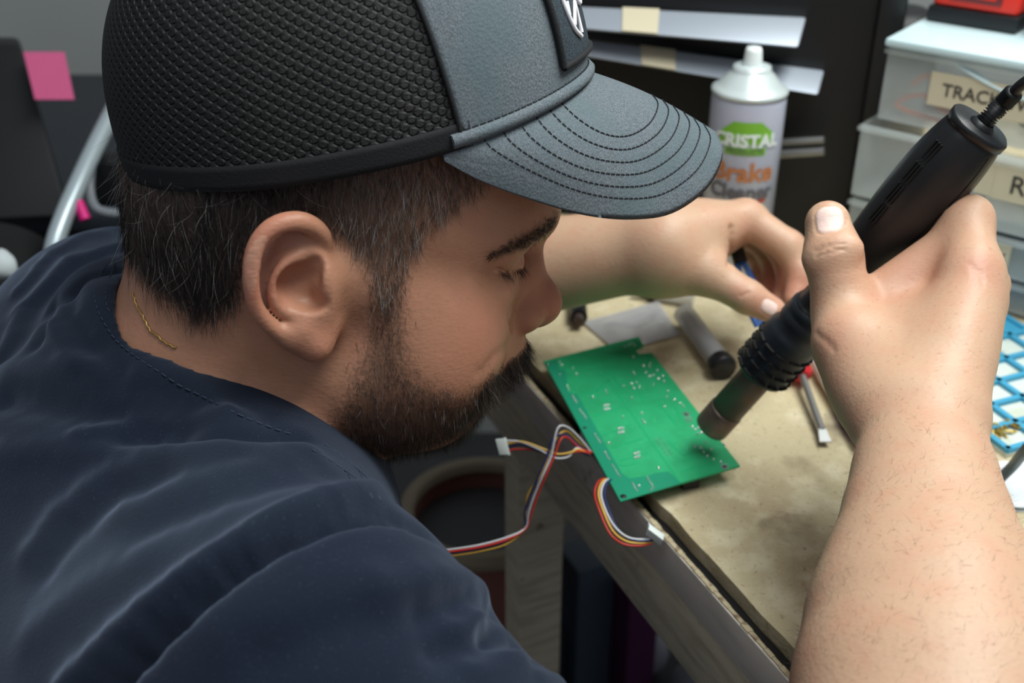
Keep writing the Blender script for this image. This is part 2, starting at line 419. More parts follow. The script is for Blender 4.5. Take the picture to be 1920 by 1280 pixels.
# left forearm and hand
_bx = nrm(WR_L-EL_L); _bn = nrm(CAM-WR_L); _bn = nrm(_bn-(_bn@_bx)*_bx)
e1 = EL_L+(WR_L-EL_L)*.45
B.append(Cap(EL_L, e1, .040, .041, .02)); B.append(Cap(e1, WR_L, .041, .0300, .02))
LM = [P(1398, 408, .858), P(1408, 412, .885), P(1400, 425, .91), P(1385, 440, .93)]
for i, m in enumerate(LM):
    B.append(Cap(WR_L+_bx*.005+FWD*.008*(i-1), m, .0225, (.0140, .0138, .0130, .0120)[i], .016))
B.append(Cap(P(1235, 462, .85), P(1300, 440, .855), .029, .022, .02))
Lf = [[P(1478, 462, .850), P(1502, 512, .846), P(1490, 560, .842)], [P(1470, 470, .885), P(1482, 530, .875), P(1462, 568, .866)],
      [P(1452, 480, .912), P(1452, 535, .900), P(1420, 570, .888)], [P(1432, 490, .93), P(1428, 532, .915), P(1400, 560, .902)]]
for i, ch in enumerate(Lf):
    pr = LM[i]; q_ = [.0132, .0118, .0102, .0086]
    for j, q in enumerate(ch): B.append(Cap(pr, q, q_[j]*(1-.04*i), q_[j+1]*(1-.04*i), .005)); pr = q
# left thumb pointing to the lower right
B.append(Cap(P(1245, 492, .845), P(1325, 512, .832), .0220, .0155, .018)); B.append(Cap(P(1325, 512, .832), P(1402, 557, .824), .0148, .0122, .008))
B.append(Cap(P(1402, 557, .824), P(1448, 582, .822), .0122, .0098, .004))
BV, BF = sdf_mesh(B, .00125, 2)
_ec = hw(-.014, .004, .088); _w = np.clip(1.6-np.linalg.norm(BV-_ec, axis=1)/.035, 0, 1)[:, None]; _s = BV
for _ in range(4): _s = lap(_s, BF, .5)
BV = BV*(1-_w)+_s*_w
BN = vnormals(BV, BF)
# ---- creases and small relief
disp = np.zeros(len(BV))
def crease(pl, w, amp, mult=None):
    c = on_surface(BV, BN, pl)
    if len(c) < 2: return
    bb = (BV > c.min(0)-5*w).all(1) & (BV < c.max(0)+5*w).all(1); i = np.where(bb)[0]
    dd = seg_dist(BV[i], c); disp[i] += amp*np.exp(-(dd/w)**2)
crease([(905, 700), (930, 672), (955, 650)], .004, -.0008)
crease([(936, 508), (950, 513), (965, 515), (985, 508)], .0011, -.0013)
crease([(963, 575), (958, 600), (963, 618)], .0016, -.0014)
for yy in (-9, 0, 9): crease([(1526, 476+yy), (1550, 466+yy), (1582, 463+yy)], .0009, -.0005)
for q in (0, 10, 20): crease([(1812+q*.6, 490+q), (1828+q*.6, 500+q), (1846, 512+q)], .0011, -.0003)
crease([(1527, 625), (1545, 640), (1560, 652)], .002, -.0006)
crease([(1375, 425), (1374, 450), (1378, 490)], .0025, -.0025)
crease([(1400, 545), (1385, 556)], .0012, -.0006)
# thumb nails: a raised plate with a groove round it
nail_msk = np.zeros(len(BV))
for (c_, dirv, wd, ln, nn) in ((P(1546, 407, .631), nrm(tt-ti), .0075, .0085, nrm(CAM-tt)*.85+RIGHT*-.35), (P(1443, 575, .812), nrm(P(1448, 582, .822)-P(1402, 557, .824)), .0052, .0062, nrm(CAM-WR_L)*.9+UP*.3)):
    nn = nrm(nn-(nn@dirv)*dirv); sx = np.cross(dirv, nn); q = BV-c_
    a_, b_ = (q@sx)/wd, (q@dirv)/ln; rr_ = (np.abs(a_)**3+np.abs(b_)**3)**(1/3); cl = (np.linalg.norm(q, axis=1) < .02) & ((BN@nn) > .25)
    nail_msk = np.maximum(nail_msk, np.where(cl, np.clip((1.0-rr_)*6, 0, 1), 0))
    disp += np.where(cl, -.0007*np.exp(-((rr_-1.02)/.10)**2), 0)
BV = BV+BN*disp[:, None]
BN = vnormals(BV, BF)
# ---- local coordinates, hair masks
q = BV-HO; LF, LU, LR = q@HF, q@HU, q@HR
hpoly = lambda pts, r: [hray(x, y, r) for x, y in pts]
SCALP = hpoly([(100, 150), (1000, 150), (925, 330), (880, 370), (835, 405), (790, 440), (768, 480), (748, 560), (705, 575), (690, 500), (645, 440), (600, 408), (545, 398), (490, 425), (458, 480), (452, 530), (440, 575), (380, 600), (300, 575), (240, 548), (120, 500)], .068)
BEARD = hpoly([(700, 545), (750, 540), (748, 620), (762, 675), (812, 715), (868, 735), (905, 712), (935, 700), (940, 760), (900, 830), (760, 870), (655, 860), (618, 800), (640, 745), (662, 690), (690, 620)], .058)
def masked(f, u, poly, jit): return pip(f+rng.normal(0, jit, len(f)), u+rng.normal(0, jit, len(u)), poly)
headreg = (np.abs(LF) < .16) & (LU > -.13) & (LU < .16) & (np.abs(LR) < .10)
sm = lambda poly, jit, n: sum(masked(LF, LU, poly, jit) for _ in range(n))/n
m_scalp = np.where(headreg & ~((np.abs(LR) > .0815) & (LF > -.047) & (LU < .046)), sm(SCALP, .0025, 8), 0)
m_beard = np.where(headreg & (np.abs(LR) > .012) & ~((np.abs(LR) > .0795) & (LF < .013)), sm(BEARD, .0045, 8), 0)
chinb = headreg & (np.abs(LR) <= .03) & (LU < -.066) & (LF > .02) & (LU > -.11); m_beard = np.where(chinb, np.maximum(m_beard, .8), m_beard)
# moustache: between nose and lip
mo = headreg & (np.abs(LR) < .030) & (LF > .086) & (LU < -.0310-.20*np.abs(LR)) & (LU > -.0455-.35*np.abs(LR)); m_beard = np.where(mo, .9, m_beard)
m_brow = np.zeros(len(BV))
_bs = on_surface(BV, BN, [(1044, 424), (1020, 440), (986, 458), (952, 473), (922, 483)], 5, 4)
_bq = _bs-HO; _bq = np.stack([_bq@HF, _bq@HU, _bq@HR], 1); LQ = np.stack([LF, LU, np.abs(LR)], 1); i_ = np.where(headreg & (LF > .055))[0]
for k in range(len(_bq)-1):
    th = .0054-.0038*k/len(_bq); dd = seg_dist(LQ[i_], _bq[k:k+2]); m_brow[i_] = np.maximum(m_brow[i_], np.clip(1.45-dd/th, 0, 1))
lip = headreg & (LF > .085) & (np.abs(LR) < .024) & (LU < -.0455) & (LU > -.0615)
# redness: ear rim, nose, cheeks, knuckles
red = np.zeros(len(BV))
for c_, rad, am in ((hw(.118, -.012, 0), .020, .8), (hw(.108, -.018, .012), .010, .5), (hp(500, 450, .095), .018, .55), (hp(475, 520, .096), .02, .6), (hp(590, 640, .084), .012, .4), (hw(.07, -.02, .055), .022, .45),
                    (P(1835, 500, .60), .014, .5), (P(1556, 470, .60), .014, .35), (P(1550, 620, .60), .018, .45), (P(1545, 395, .61), .010, .35), (P(1700, 480, .63), .03, .4),
                    (P(1440, 580, .81), .016, .6), (P(1440, 540, .88), .035, .9), (P(1395, 440, .85), .02, .35), (P(1490, 540, .84), .02, .7), (P(1390, 545, .81), .008, .6)):
    red = np.maximum(red, am*np.exp(-(((BV-c_)**2).sum(1))/rad**2))
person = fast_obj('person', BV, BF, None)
def attr(o, name, a):
    at = o.data.attributes.new(name, 'FLOAT', 'POINT'); at.data.foreach_set('value', a.astype(np.float32))
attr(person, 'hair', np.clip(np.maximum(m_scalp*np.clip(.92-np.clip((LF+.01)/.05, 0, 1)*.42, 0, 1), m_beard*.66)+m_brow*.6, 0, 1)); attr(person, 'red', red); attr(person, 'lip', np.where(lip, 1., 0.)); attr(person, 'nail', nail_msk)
face_t = np.clip((-.02-(BV[:, 0]-.12))/.03+.5, 0, 1)
face_t = np.where(headreg | (BV[:, 0] < .03) & (LU < -.04) & (LF < .1), 1., 0.); attr(person, 'tan', face_t)
def skin_mat():
    m = bpy.data.materials.new('skin'); m.use_nodes = True; nt = m.node_tree; b = nt.nodes['Principled BSDF']; L = nt.links.new
    def at(n): a = nt.nodes.new('ShaderNodeAttribute'); a.attribute_name = n; return a.outputs['Fac']
    def mix(f, a, c):
        x = nt.nodes.new('ShaderNodeMix'); x.data_type = 'RGBA'
        L(f, x.inputs[0]); (L(a, x.inputs[6]) if not isinstance(a, tuple) else setattr(x.inputs[6], 'default_value', (*a, 1))); x.inputs[7].default_value = (*c, 1); return x.outputs[2]
    def mul(a, v):
        x = nt.nodes.new('ShaderNodeMath'); x.operation = 'MULTIPLY'; L(a, x.inputs[0]); x.inputs[1].default_value = v; return x.outputs[0]
    tc = nt.nodes.new('ShaderNodeTexCoord')
    def noise(sc, lo, hi, det=4):
        n = nt.nodes.new('ShaderNodeTexNoise'); n.inputs['Scale'].default_value = sc; n.inputs['Detail'].default_value = det; L(tc.outputs['Object'], n.inputs['Vector'])
        r = nt.nodes.new('ShaderNodeMapRange'); r.inputs[1].default_value = lo; r.inputs[2].default_value = hi; L(n.outputs[0], r.inputs[0]); return r.outputs[0]
    c = mix(at('tan'), (.58, .365, .245), (.45, .22, .135))
    c = mix(mul(noise(60, .45, .7), .35), c, (.60, .27, .18))
    c = mix(mul(noise(420, .60, .72), .30), c, (.33, .14, .08))
    c = mix(mul(at('red'), .75), c, (.55, .17, .12))
    c = mix(mul(at('lip'), .6), c, (.42, .15, .12))
    c = mix(at('nail'), c, (.86, .63, .57))
    c = mix(at('hair'), c, (.020, .014, .011))  # skin under hair darkened: stubble colour plus hair shadow painted in
    L(c, b.inputs['Base Color']); b.inputs['Roughness'].default_value = .48; b.inputs['Specular IOR Level'].default_value = .42
    b.inputs['Subsurface Weight'].default_value = .12; b.inputs['Subsurface Radius'].default_value = (.006, .0022, .0012); b.inputs['Subsurface Scale'].default_value = .8
    v = nt.nodes.new('ShaderNodeTexVoronoi'); v.inputs['Scale'].default_value = 620; mp = nt.nodes.new('ShaderNodeMapping'); mp.inputs['Scale'].default_value = (.45, 1, 1); mp.inputs['Rotation'].default_value = (0, .2, -.15)
    L(tc.outputs['Object'], mp.inputs[0]); L(mp.outputs[0], v.inputs['Vector'])
    b1 = nt.nodes.new('ShaderNodeBump'); b1.inputs['Strength'].default_value = .24; b1.inputs['Distance'].default_value = .0004; L(v.outputs[0], b1.inputs['Height'])
    n2 = nt.nodes.new('ShaderNodeTexNoise'); n2.inputs['Scale'].default_value = 260; n2.inputs['Detail'].default_value = 3; L(tc.outputs['Object'], n2.inputs['Vector'])
    b2 = nt.nodes.new('ShaderNodeBump'); b2.inputs['Strength'].default_value = .3; b2.inputs['Distance'].default_value = .0005; L(n2.outputs[0], b2.inputs['Height']); L(b1.outputs[0], b2.inputs['Normal'])
    L(b2.outputs[0], b.inputs['Normal']); return m
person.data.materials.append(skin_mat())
tag(person, 'man in a cap and navy t-shirt bending over the bench, holding a hot-air handle', 'person')

# ---- hair: tapered strands rooted on the skin
def strands(name, idx, dirs, lens, rad, mats, mi, parent, curl=.15, seg=4, plabel=None):
    n = len(idx); root = BV[idx]+rng.normal(0, .0005, (n, 3)); nr = BN[idx]
    d = dirs/np.linalg.norm(dirs, axis=1)[:, None]; side = np.cross(d, nr); side /= np.linalg.norm(side, axis=1)[:, None]+1e-9
    ph = rng.normal(0, curl, (n, 1)); pos = root-nr*.0006; Vs = np.zeros((n, seg+1, 3, 3)); cur = d
    for k in range(seg+1):
        r_ = rad*(1-.85*k/seg)
        for j in range(3):
            w = 2*PI*j/3; Vs[:, k, j] = pos+r_*(math.cos(w)*side+math.sin(w)*np.cross(cur, side))
        cur = cur+side*ph-nr*(.10 if k else 0.0)*0; cur /= np.linalg.norm(cur, axis=1)[:, None]
        pos = pos+cur*(lens/seg)[:, None]
    base = (np.arange(n)*(seg+1)*3)[:, None]; Fs = []; Ms = []
    for k in range(seg):
        for j in range(3):
            Fs.append(np.concatenate([base+k*3+j, base+k*3+(j+1) % 3, base+(k+1)*3+(j+1) % 3, base+(k+1)*3+j], 1)); Ms.append(mi)
    o = fast_obj(name, Vs.reshape(-1, 3), np.concatenate(Fs), None, parent)
    for m in mats: o.data.materials.append(m)
    o.data.polygons.foreach_set('material_index', np.concatenate(Ms).astype(np.int32))
    if plabel: o['label'] = plabel
    o['kind'] = 'stuff'; return o
hair_dark = mat('hair_dark', (.008, .006, .006), .42, spec=.45); hair_brown = mat('hair_brown', (.085, .056, .040), .42, spec=.6); hair_grey = mat('hair_grey', (.42, .40, .38), .4, spec=.6)
def pick(m, n):
    w = m/m.sum(); return rng.choice(len(BV), n, p=w)
i = pick(np.where(m_scalp > .3, m_scalp, 0), 42000); nn = len(i); lf = LF[i]
dn = -HU[None]*1.0+HF[None]*(.12+.5*(lf < -.06)[:, None]*np.sign(.0001)) + BN[i]*(.28+.12*rng.random((nn, 1)))+rng.normal(0, .16, (nn, 3))
ln = np.where(lf < -.02, .014, .009)*rng.uniform(.6, 1.3, nn)
mi = np.where(rng.random(nn) < np.where(lf > 0, .22, .035), 2, np.where(rng.random(nn) < np.where(lf > -.01, .85, .08), 1, 0))
strands('hair', i, dn, ln, .00009, [hair_dark, hair_brown, hair_grey], mi, person, .10, 4, 'short dark hair greying at the temples')
i = pick(np.where((m_scalp > .5) & (LF < -.02), m_scalp, 0), 420); nn = len(i)
dn = -HU[None]+HF[None]*rng.normal(.1, .35, (nn, 1))+BN[i]*.45+rng.normal(0, .12, (nn, 3))
strands('stray_hair', i, dn, rng.uniform(.012, .024, nn), .00010, [hair_grey], np.zeros(nn, int), person, .22, 7, 'long wavy grey hairs at the back of the head')
i = pick(np.where(m_beard > .15, m_beard*np.where((LF > .085) & (LU > -.052), 2.5, 1), 0), 18500); nn = len(i)
front = (LF[i] > .08)[:, None]
mst = ((LF[i] > .085) & (LU[i] > -.052))[:, None]
dn = -HU[None]*1.0+HF[None]*(.25*(1-front)+.45*mst)+BN[i]*.30+rng.normal(0, .22, (nn, 3))
mi = np.where(rng.random(nn) < .03, 2, np.where(rng.random(nn) < .35, 1, 0))
strands('beard', i, dn, np.where(mst[:, 0], .0105, np.where(front[:, 0], .0075, .0058))*rng.uniform(.5, 1.3, nn), .00008, [hair_dark, hair_brown, hair_grey], mi, person, .12, 3, 'trimmed dark beard and moustache')
i = pick(m_brow**2, 2300); nn = len(i)
dn = -HF[None]*.8+np.sign(LR[i])[:, None]*HR[None]*.9+BN[i]*.5+HU[None]*.25+rng.normal(0, .2, (nn, 3))
strands('eyebrow', i, dn, rng.uniform(.005, .009, nn), .00009, [hair_dark], np.zeros(nn, int), person, .1, 3)
_ls = on_surface(BV, BN, [(936, 508), (950, 512), (966, 512), (985, 505)], 4, 3); _lq = _ls-HO; _lq = np.stack([_lq@HF, _lq@HU, _lq@HR], 1)
lash = np.where(headreg & (LF > .05) & (seg_dist(LQ, _lq) < .0012), 1., 0.)
if lash.sum() > 5:
    i = pick(lash, 190); nn = len(i); dn = BN[i]*1.0-HU[None]*.75+rng.normal(0, .15, (nn, 3))
    strands('eyelashes', i, dn, rng.uniform(.005, .008, nn), .00010, [hair_dark], np.zeros(nn, int), person, .05, 3)
# fine hair on the forearm
t_ = (BV-EL_R)@_ax/np.linalg.norm(WR_R-EL_R); rad_ = np.linalg.norm(BV-EL_R-((BV-EL_R)@_ax)[:, None]*_ax, axis=1)
am = np.where((t_ > .2) & (t_ < 1.02) & (rad_ < .06) & ((BN@_n) > -.1), 1.05-t_*.8, 0)
i = pick(am, 1900); nn = len(i); sidev = nrm(np.cross(_ax, _n))
dn = BN[i]*.25+_ax[None]*.3+sidev[None]*np.where(rng.random((nn, 1)) < .6, .5, -.3)*1.0+rng.normal(0, .25, (nn, 3))
strands('arm_hair', i, dn, rng.uniform(.003, .007, nn), .00006, [hair_brown], np.zeros(nn, int), person, .2, 3)

# ---------------------------------------------------------------- t-shirt
S = []
def sC(a, b, ra, rb=None, k=.03, op='u', flat=None): S.append(Cap(a, b, ra, rb, k, op, flat))
sC(NB+W(.0, -.046, .0)-CAM, SH_R, .064, .066, .04); sC(NB+W(-.02, -.03, .02)-CAM, SH_L, .078, .064, .05)
sC(SH_R, P(700, 1400, .455), .064, .062, .02); sC(P(700, 1400, .455), P(960, 1640, .43), .064, .066, .02)
sC(SH_L, SH_L+(EL_L-SH_L)*.55, .062, .062, .03)
sC(NB+W(-.03, -.10, .01)-CAM, SPINE, .135, .16, .06)
sC(SH_R+W(-.05, -.05, .04)-CAM, SPINE+W(.02, -.1, -.03)-CAM, .095, .12, .06)
sC(SH_L+W(-.02, -.06, -.01)-CAM, SPINE+W(-.05, .05, .06)-CAM, .09, .14, .06)
neck_ax = nrm(hw(-.040, -.040, 0)-NB)
sC(NB-neck_ax*.035, NB-neck_ax*.012, .088, .0800, .02)
S.append(Cap(P(200, 640, .60), P(222, 590, .66), .028, .024, .03)); S.append(Cap(P(222, 590, .66), P(300, 560, .72), .024, .026, .03))
sC(NB-neck_ax*.030, hw(-.036, -.040, 0)+neck_ax*.01, .0790, .0610, .004, 's')
SV, SF_ = sdf_mesh(S, .0022, 3); SN = vnormals(SV, SF_)
sd = np.zeros(len(SV))
def fold(pl, w, amp, arr=None):
    global sd
    c = on_surface(SV, SN, pl, 8, 14)
    if len(c) < 2: return c
    i = np.where((SV > c.min(0)-4*w).all(1) & (SV < c.max(0)+4*w).all(1))[0]; sd[i] += amp*np.exp(-(seg_dist(SV[i], c)/w)**2); return c
for pl, w, a in (
    ([(0, 735), (105, 752), (232, 770), (345, 785)], .010, -.0075), ([(0, 690), (98, 690), (204, 676), (300, 690)], .010, .0035),
    ([(148, 806), (246, 772), (365, 776), (430, 770)], .006, .0035), ([(232, 815), (351, 818), (478, 808), (562, 812)], .006, -.0050),
    ([(0, 845), (211, 840), (393, 836), (576, 842)], .008, .0030), ([(56, 1033), (105, 963), (183, 900), (281, 862), (400, 850)], .009, .0038),
    ([(80, 1060), (140, 985), (215, 925), (300, 890)], .009, -.0030), ([(225, 955), (350, 905), (490, 865), (580, 850)], .010, .0030),
    ([(280, 985), (400, 930), (520, 895), (620, 880)], .009, -.0030),
    ([(170, 1310), (240, 1235), (309, 1160), (421, 1066), (527, 1000), (632, 958), (689, 946), (745, 955), (800, 985)], .0065, -.0055), ([(205, 1290), (245, 1243), (312, 1170), (424, 1076), (530, 1010), (634, 970), (690, 958), (745, 966)], .0030, -.0072), ([(120, 1290), (230, 1180), (330, 1095), (430, 1025), (540, 960), (640, 922), (700, 915)], .008, .0060),
    ([(126, 534), (119, 584), (161, 640), (218, 686)], .007, -.0045), ([(0, 668), (42, 578), (126, 488), (220, 460)], .009, .0050), ([(60, 640), (85, 570), (150, 515), (215, 500)], .006, -.0035),
    ([(90, 600), (130, 660), (190, 700)], .006, .0030), ([(805, 1141), (890, 1126), (961, 1138)], .008, -.0060), ([(720, 1100), (830, 1085), (930, 1090)], .009, .0045),
    ([(826, 1214), (936, 1190), (1003, 1214)], .007, -.0050), ([(860, 1170), (950, 1165), (1000, 1180)], .007, .0040), ([(900, 1260), (1000, 1240), (1060, 1262)], .007, .0035),
    ([(30, 540), (90, 470), (160, 435), (225, 425)], .006, .003), ([(330, 700), (400, 745), (470, 775)], .006, .0025), ([(150, 700), (300, 730), (420, 745), (520, 790)], .007, -.0022),
    ([(60, 1180), (160, 1100), (250, 1050)], .012, .003), ([(420, 1180), (520, 1120), (640, 1080)], .012, .0022), ([(500, 1240), (640, 1180), (760, 1170)], .010, -.0022)): fold(pl, w, a)
SV = SV+SN*sd[:, None]; SV = lap(SV, SF_, .5)
shirt_mat = mat('navy_cotton', (.0065, .0108, .0235), .92, spec=.2, noise=[(9, (.014, .021, .035), .4, .7), (900, (.028, .037, .054), .62, .75)], bump=[('n', 700, .35, .0006), ('n', 30, .25, .004)])
shirt_mat.node_tree.nodes['Principled BSDF'].inputs['Sheen Weight'].default_value = .22; shirt_mat.node_tree.nodes['Principled BSDF'].inputs['Sheen Roughness'].default_value = .5
shirt_mat.node_tree.nodes['Principled BSDF'].inputs['Sheen Tint'].default_value = (.6, .72, 1, 1)
shirt = fast_obj('t_shirt', SV, SF_, shirt_mat, person); SN = vnormals(SV, SF_); shirt['label'] = 'navy blue cotton t-shirt'
# collar rib: a ring round the neck, and dashes of stitching
cc = NB+neck_ax*.050; a1 = nrm(np.cross(neck_ax, HF)); a2 = np.cross(neck_ax, a1)
def stitch_line(mb, pl, off=.0006, dash=.0028, gap=.0018, r=.00035, V=None, N=None):
    c = on_surface(V if V is not None else SV, N if N is not None else SN, pl, 6, 5)
    if len(c) < 3: return
    cs = [c[0]]
    for k in range(1, len(c)):
        if np.linalg.norm(c[k]-cs[-1]) > .003: cs.append(c[k])
    cs = np.array(cs)
    if len(cs) > 5:
        for _ in range(3): cs[1:-1] = (cs[:-2]+2*cs[1:-1]+cs[2:])/4
    L_ = np.concatenate([[0], np.cumsum(np.linalg.norm(np.diff(cs, axis=0), axis=1))]); s = 0
    toc = nrm(CAM-cs.mean(0))
    while s+dash < L_[-1]:
        a = np.array([np.interp(s, L_, cs[:, k]) for k in range(3)]); b = np.array([np.interp(s+dash, L_, cs[:, k]) for k in range(3)])
        mb.tube([a+toc*off, (a+b)/2+toc*off*1.4, b+toc*off], r, 5); s += dash+gap
thread_navy = mat('navy_thread', (.03, .045, .08), .8)
mb = MB()
for pl in ([(200, 490), (178, 520), (172, 560), (190, 600), (222, 640), (270, 680), (330, 715), (420, 760), (500, 795), (560, 815)], [(222, 488), (200, 520), (196, 560), (212, 596)],
           [(590, 838), (640, 868), (690, 905), (706, 940)], [(610, 828), (662, 862), (706, 900), (716, 935)]): stitch_line(mb, pl)
mb.build('stitching', thread_navy, shirt)

# ---------------------------------------------------------------- gold necklace at the back of the neck
gold = mat('gold', (.75, .48, .16), .3, 1.0)
mb = MB(); cpts = on_surface(BV, BN, [(243, 545), (252, 575), (268, 605), (295, 635), (330, 660)], 5, 5)
if len(cpts) > 4:
    cpts = np.array(spline(cpts[::3], 6))
    L_ = np.concatenate([[0], np.cumsum(np.linalg.norm(np.diff(cpts, axis=0), axis=1))]); s = 0; k = 0
    while s < L_[-1]:
        a = np.array([np.interp(s, L_, cpts[:, j]) for j in range(3)]); b = np.array([np.interp(min(s+.0022, L_[-1]), L_, cpts[:, j]) for j in range(3)])
        off = nrm(CAM-a)*.0007; tw = np.cross(nrm(b-a+1e-9), nrm(CAM-a))*(.0003 if k % 2 else -.0003)
        mb.tube([a+off+tw, b+off-tw], .00055, 6); s += .0019; k += 1
nk = mb.build('necklace', gold, None); tag(nk, 'thin gold chain necklace at the back of the neck', 'necklace')

# ---------------------------------------------------------------- baseball cap
cf2 = nrm([.222, .085]); cu2 = np.array([-cf2[1], cf2[0]])
CF = cf2[0]*HF+cf2[1]*HU; CU = cu2[0]*HF+cu2[1]*HU
C0 = hw(.0035, .0735, 0)
RA, RB, CH = .1200, .0900, .118
def rimdrop(ph): return -.013*np.sin(ph)**2-.004*np.clip(-np.cos(ph), 0, 1)
def crown(ph, v, off=0.):
    t = min(v, 1.0); rad = (1+.05*math.sin(2*ph)**2*max(0., min(1., -math.cos(ph)*3)))* (1-t**2.5)**(1/2.5)*(1+.026*math.sin(min(t*2.6, PI))*(.35+.65*max(0., min(1., .8-math.cos(ph))))); z = CH*t
    a, b = RA, RB
    a = RA-.0035*max(0., min(1., .5-math.cos(ph)))
    base = a*rad*math.cos(ph)*CF+b*rad*math.sin(ph)*HR
    nn_ = nrm(math.cos(ph)/a*CF*rad+math.sin(ph)/b*HR*rad+CU*t**1.5*8)
    return C0+base+CU*(z+rimdrop(ph)*(1-t))+nn_*off
def sheet(name, ph0, ph1, v0, v1, m, parent, nu, nv, off=0., thick=.0012, skew=0):
    V = []; F = []; UV = []
    for lay in (0, 1):
        for j in range(nv+1):
            for i in range(nu+1):
                v = v0+(v1-v0)*j/nv; sh = .12*v if skew else 0; ph = (ph0+sh*skew)+((ph1-sh*skew)-(ph0+sh*skew))*i/nu; V.append(crown(ph, v, off-lay*thick)); UV.append((ph*.105, v*.155))
    n1 = nu+1; tot = n1*(nv+1)
    for j in range(nv):
        for i in range(nu):
            a, b, c, d = j*n1+i, j*n1+i+1, (j+1)*n1+i+1, (j+1)*n1+i
            F.append((a, b, c, d)); F.append((tot+a, tot+d, tot+c, tot+b))
    for i in range(nu): F.append((i, tot+i, tot+i+1, i+1)); k = nv*n1; F.append((k+i, k+i+1, tot+k+i+1, tot+k+i))
    for j in range(nv): a, b = j*n1, (j+1)*n1; F.append((a, b, tot+b, tot+a)); a, b = j*n1+nu, (j+1)*n1+nu; F.append((a, tot+a, tot+b, b))
    o = mesh_obj(name, V, F, m, parent); uvl = o.data.uv_layers.new(name='UVMap')
    for l in o.data.loops: uvl.data[l.index].uv = UV[l.vertex_index]
    return o
def hexdots(name, dark, light, pitch, size, soft, strength, distance, rough=.8, weave=None):
    m = bpy.data.materials.new(name); m.use_nodes = True; nt = m.node_tree; b = nt.nodes['Principled BSDF']; L = nt.links.new
    uv = nt.nodes.new('ShaderNodeTexCoord'); sep = nt.nodes.new('ShaderNodeSeparateXYZ'); L(uv.outputs['UV'], sep.inputs[0])
    def M(op, a, c=None):
        x = nt.nodes.new('ShaderNodeMath'); x.operation = op
        for k, z in enumerate((a, c)):
            if z is None: continue
            if isinstance(z, (int, float)): x.inputs[k].default_value = z
            else: L(z, x.inputs[k])
        return x.outputs[0]
    def cell(ox, oy):
        u = M('SUBTRACT', M('FRACT', M('ADD', M('DIVIDE', sep.outputs[0], pitch), ox+100)), .5)
        v = M('SUBTRACT', M('FRACT', M('ADD', M('DIVIDE', sep.outputs[1], pitch*.95), oy+100)), .5); v = M('MULTIPLY', v, .95)
        return M('SQRT', M('ADD', M('MULTIPLY', u, u), M('MULTIPLY', v, v)))
    d = M('MINIMUM', cell(0, 0), cell(.5, .5))
    r = nt.nodes.new('ShaderNodeMapRange'); r.inputs[1].default_value = size; r.inputs[2].default_value = size+soft; L(d, r.inputs[0])
    n = nt.nodes.new('ShaderNodeTexNoise'); n.inputs['Scale'].default_value = 1800; L(uv.outputs['UV'], n.inputs['Vector'])
    mx = nt.nodes.new('ShaderNodeMix'); mx.data_type = 'RGBA'; mx.inputs[6].default_value = (*dark, 1); mx.inputs[7].default_value = (*light, 1); L(r.outputs[0], mx.inputs[0])
    m2 = nt.nodes.new('ShaderNodeMix'); m2.data_type = 'RGBA'; m2.blend_type = 'MULTIPLY'; m2.inputs[0].default_value = .5; L(mx.outputs[2], m2.inputs[6]); L(n.outputs[0], m2.inputs[7])
    L(m2.outputs[2], b.inputs['Base Color']); b.inputs['Roughness'].default_value = rough; b.inputs['Specular IOR Level'].default_value = .4
    h = M('ADD', r.outputs[0], M('MULTIPLY', n.outputs[0], .5))
    bp = nt.nodes.new('ShaderNodeBump'); bp.inputs['Strength'].default_value = strength; bp.inputs['Distance'].default_value = distance; L(h, bp.inputs['Height']); L(bp.outputs[0], b.inputs['Normal'])
    return m
mesh_black = hexdots('black_air_mesh', (.0008, .0008, .0010), (.017, .018, .021), .0064, .24, .12, .9, .0018, .5)
def heather(name='heather_grey', a=(.165, .190, .212), c=(.080, .097, .112)):
    m = mat(name, a, .85, spec=.25, noise=[(3000, c, .42, .60, (1, .4, .4)), (25, (.10, .14, .155), .45, .75)], bump=[('n', 3000, .4, .0004, (1, .4, .4)), ('v', 650, .35, .0005)]); return m
grey_cloth = heather()
black_cloth = mat('black_cloth', (.006, .006, .008), .8, bump=[('n', 900, .5, .0005)])
cap_loc = C0
cap = empty('baseball_cap', cap_loc, 'black and grey baseball cap with curved brim on the man\'s head', 'cap')
PF = math.radians(68)
sheet('mesh_panel', PF, 2*PI-PF, .0, 1.0, mesh_black, cap, 150, 50, .0005, .0012, 1)
fp = sheet('front_panel', -PF, PF, .0, 1.0, grey_cloth, cap, 90, 40, .0012, .0012, -1)
sheet('sweatband', math.radians(66), 2*PI-math.radians(66), -.004, .085, black_cloth, cap, 120, 4, .0012, .002)
mb = MB(); mb.tube([crown(-PF-.12*v, v, .001) for v in np.linspace(.02, .98, 24)], .0012, 6); mb.tube([crown(PF+.12*v, v, .001) for v in np.linspace(.02, .98, 24)], .0012, 6)
mb.build('panel_seam', black_cloth, cap)
MB().lathe(crown(0, 1.0, 0), CU, [(-.004, .0085), (.003, .0085), (.0062, .006), (.0072, .0001)], 20).build('top_button', black_cloth, cap)
# band of cloth at the brim root
mb = MB(); mb.tube([crown(p, .030, .0012) for p in np.linspace(-PF*1.04, PF*1.04, 50)], .0034, 8, flat=1.0); mb.build('brim_piping', grey_cloth, cap)
